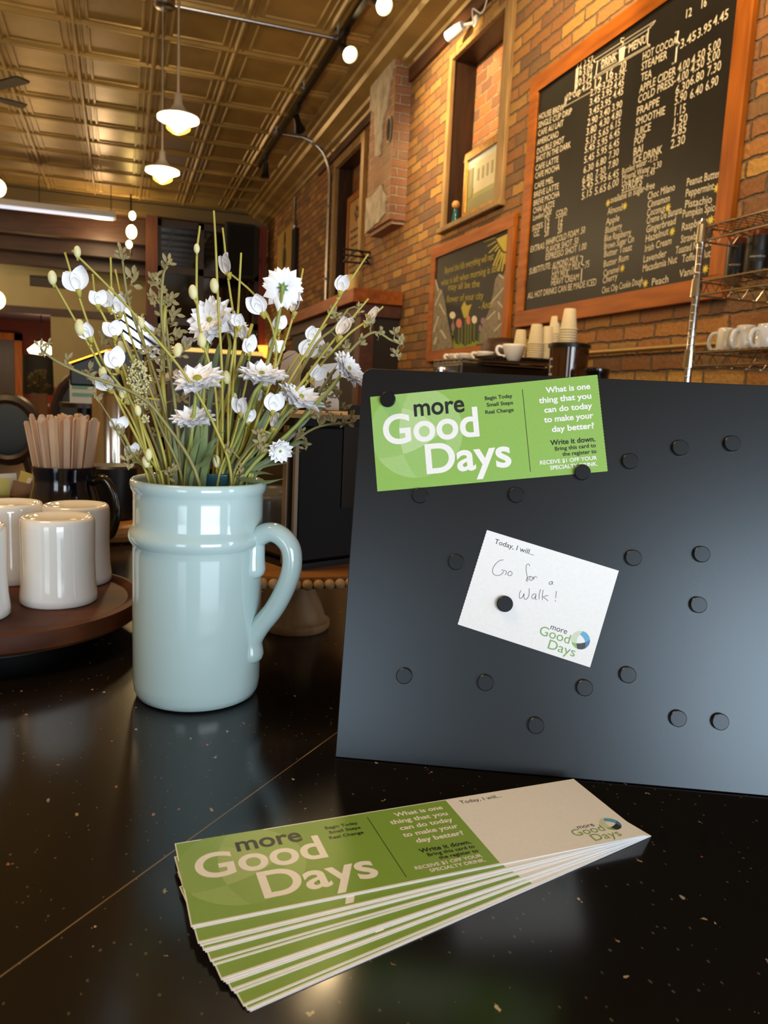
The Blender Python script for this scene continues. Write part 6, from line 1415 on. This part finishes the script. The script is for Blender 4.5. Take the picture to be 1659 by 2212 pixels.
euca('olive foliage stem leaning right above the daisies', [(530, 1044), (600, 900), (680, 750), (720, 710), (752, 668)], .645, [(725, 685, 6, 16), (712, 678, 5, 16), (775, 668, 5, 14), (700, 760, 7, 18), (740, 750, 7, 18), (760, 690, 4, 14)])
euca('low olive foliage stem reaching right across the black oven', [(545, 1044), (600, 985), (680, 925), (765, 912)], .628, [(690, 905, 9, 20), (715, 905, 7, 18), (740, 910, 6, 16), (762, 910, 6, 18), (650, 940, 7, 16), (660, 965, 6, 16)])
euca('star-shaped dried foliage right of the open low bloom', [(538, 1044), (600, 930), (670, 860), (715, 838)], .65, [(710, 830, 10, 20), (700, 875, 8, 18), (725, 850, 8, 18), (680, 850, 7, 18), (740, 880, 5, 16)])
euca('short olive foliage sprig in the lower middle of the bouquet', [(500, 1044), (530, 980), (555, 955)], .615, [(560, 945, 7, 18), (568, 965, 7, 18), (495, 975, 5, 16), (520, 1020, 6, 16)])
euca('short foliage sprig low at the left edge of the mug', [(335, 1042), (300, 1000), (280, 1005)], .62, [(276, 1003, 6, 18), (300, 990, 5, 16), (372, 1020, 8, 18), (258, 930, 6, 16), (210, 860, 5, 16)])
euca('dull foliage stem filling the left middle behind the blooms', [(360, 1044), (320, 920), (260, 780), (225, 720)], .68, [(222, 735, 7, 20), (250, 730, 6, 20), (245, 790, 6, 18), (275, 810, 6, 18), (310, 880, 6, 18), (340, 930, 7, 18), (395, 860, 8, 20), (372, 980, 7, 18), (420, 960, 6, 16)])
# cream yarrow-like cluster
P, C = pth([(395, 1044), (350, 930), (318, 860), (298, 800)], .635); t = thing('yarrow_stem', 'stem of tiny clustered cream flowers at the left of the bouquet', 'flower', P[0], 'artificial flower stems in the blue mug')
m = MB().tube(C, stemrad(C, .0016, .001), 6); part('stem', m, STEMO, t, smooth=True)
for (px, py, n, R) in ((298, 800, 80, 22), (306, 822, 60, 20), (288, 825, 40, 14), (300, 845, 40, 14), (306, 868, 40, 14), (312, 905, 24, 10)):
    m = MB(); c_ = on_y(px, py, .637); R = R/FPX*.65
    for k in range(n):
        v = Vector((frnd.gauss(0, 1), frnd.gauss(0, 1), frnd.gauss(0, 1))).normalized()*R*frnd.uniform(.6, 1); m.ell(c_+v, ((.0009, 0, 0), (0, .0009, 0), (0, 0, .0009)), 5, 3)
    part('floret_cluster', m, YARM, t, kind='stuff')
# grass tufts
def tuft(label, specs):
    t = thing('grass_tuft', label, 'foliage', MC+Vector((0, 0, .02)), 'artificial flower stems in the blue mug')
    for pxs, y1, wpx in specs:
        P, C = pth(pxs, y1); n = len(C); W = wpx/2/FPX*.65; vs = []; fs = []
        for i, p in enumerate(C):
            tg = (C[min(i+1, n-1)]-C[max(i-1, 0)]).normalized(); s = tg.cross(TOW+Vector((.3, 0, .2))).normalized(); k = i/(n-1)
            ww = W*min(1, .35+k*2)*(1 if k < .75 else max(.08, (1-k)/.25)); nn = s.cross(tg)
            vs += [p-s*ww, p+nn*ww*.25, p+s*ww]
        for i in range(n-1):
            for j in range(2): a = i*3+j; fs.append((a, a+1, a+4, a+3))
        m = MB().add(vs, fs); part('blade', m, LEAFG, t, smooth=True)
tuft('tuft of dark green strap leaves in the middle of the mug', [([(418, 1044), (425, 960), (430, 900)], .63, 15), ([(425, 1044), (440, 960), (450, 880)], .625, 15), ([(432, 1044), (450, 970), (485, 930)], .635, 14), ([(438, 1044), (452, 985), (470, 955)], .615, 13), ([(410, 1044), (405, 950), (410, 850)], .67, 14), ([(412, 1044), (440, 1000), (462, 985), (470, 1005)], .605, 8), ([(400, 1044), (395, 960), (400, 900)], .68, 13)])
tuft('tuft of dark green strap leaves at the right of the mug mouth', [([(485, 1044), (530, 990), (570, 910), (585, 870)], .635, 18), ([(490, 1044), (540, 970), (575, 900)], .65, 14), ([(500, 1044), (560, 960), (640, 870)], .625, 14), ([(505, 1044), (545, 1000), (590, 960)], .63, 13), ([(512, 1044), (570, 1000), (640, 958), (672, 957)], .62, 11), ([(515, 1044), (560, 1010), (620, 1000)], .625, 9), ([(480, 1044), (505, 960), (520, 840)], .665, 14), ([(495, 1044), (500, 950), (505, 880)], .67, 14), ([(505, 1044), (550, 960), (600, 840)], .67, 12)])
tuft('pale drooping strap leaf lying over the right mug rim', [([(500, 1040), (530, 1036), (570, 1042), (613, 1034)], .62, 11), ([(520, 1040), (560, 1022), (590, 1025)], .625, 7)])
tuft('dark leaves rising behind the large middle daisy', [([(430, 1044), (425, 880), (430, 790), (460, 740)], .68, 12), ([(440, 1044), (450, 900), (470, 760), (500, 700)], .69, 12), ([(470, 1044), (500, 900), (520, 800), (555, 720)], .69, 10), ([(500, 1044), (560, 900), (590, 800), (640, 760)], .685, 8), ([(515, 1044), (570, 900), (600, 840), (625, 790)], .66, 11)])
tuft('dark strap leaves filling the right half of the bouquet', [([(505, 1044), (560, 960), (610, 890), (650, 850)], .655, 15), ([(510, 1044), (580, 985), (640, 930), (690, 880)], .64, 12), ([(490, 1044), (530, 960), (560, 860), (580, 800)], .672, 13), ([(515, 1044), (590, 960), (660, 900)], .66, 11), ([(480, 1044), (510, 940), (545, 850)], .645, 14), ([(520, 1044), (600, 990), (650, 975)], .63, 12), ([(470, 1044), (485, 950), (480, 870)], .68, 14), ([(498, 1044), (545, 960), (560, 905)], .625, 12)])
tuft('dark strap leaves filling the left half of the bouquet', [([(370, 1044), (345, 960), (330, 880)], .675, 12), ([(385, 1044), (370, 950), (372, 860)], .67, 13), ([(395, 1044), (392, 970), (400, 920)], .65, 13), ([(355, 1044), (330, 980), (300, 900)], .68, 10), ([(408, 1044), (418, 980), (440, 935)], .62, 12), ([(378, 1044), (380, 980), (372, 930)], .64, 10)])
spray('thick yellow-green stem rising right of the mug centre', [(462, 1044), (480, 900), (520, 780), (545, 700)], .668, [], [(505, 860, 22)], None, (.0026, .0014))
spray('yellow-green stem leaning right between the right-hand daisies', [(520, 1044), (585, 910), (640, 820), (665, 770)], .668, [], [(610, 850, 20)], None, (.0024, .0013))
spray('sweet pea stem with blush blooms deep in the right middle', [(470, 1044), (480, 900), (455, 800)], .70, [(460, 812, 40), (480, 850, 36), (440, 850, 34)], [], PETP)
spray('sweet pea stem with small white bloom low at the centre right', [(490, 1044), (530, 950), (560, 850)], .655, [(560, 850, 38), (480, 1020, 26)])
spray('sweet pea stem with pale bloom by the star-shaped foliage', [(520, 1044), (580, 940), (640, 850), (665, 805)], .675, [(625, 860, 36), (600, 830, 34)], [], PETP)
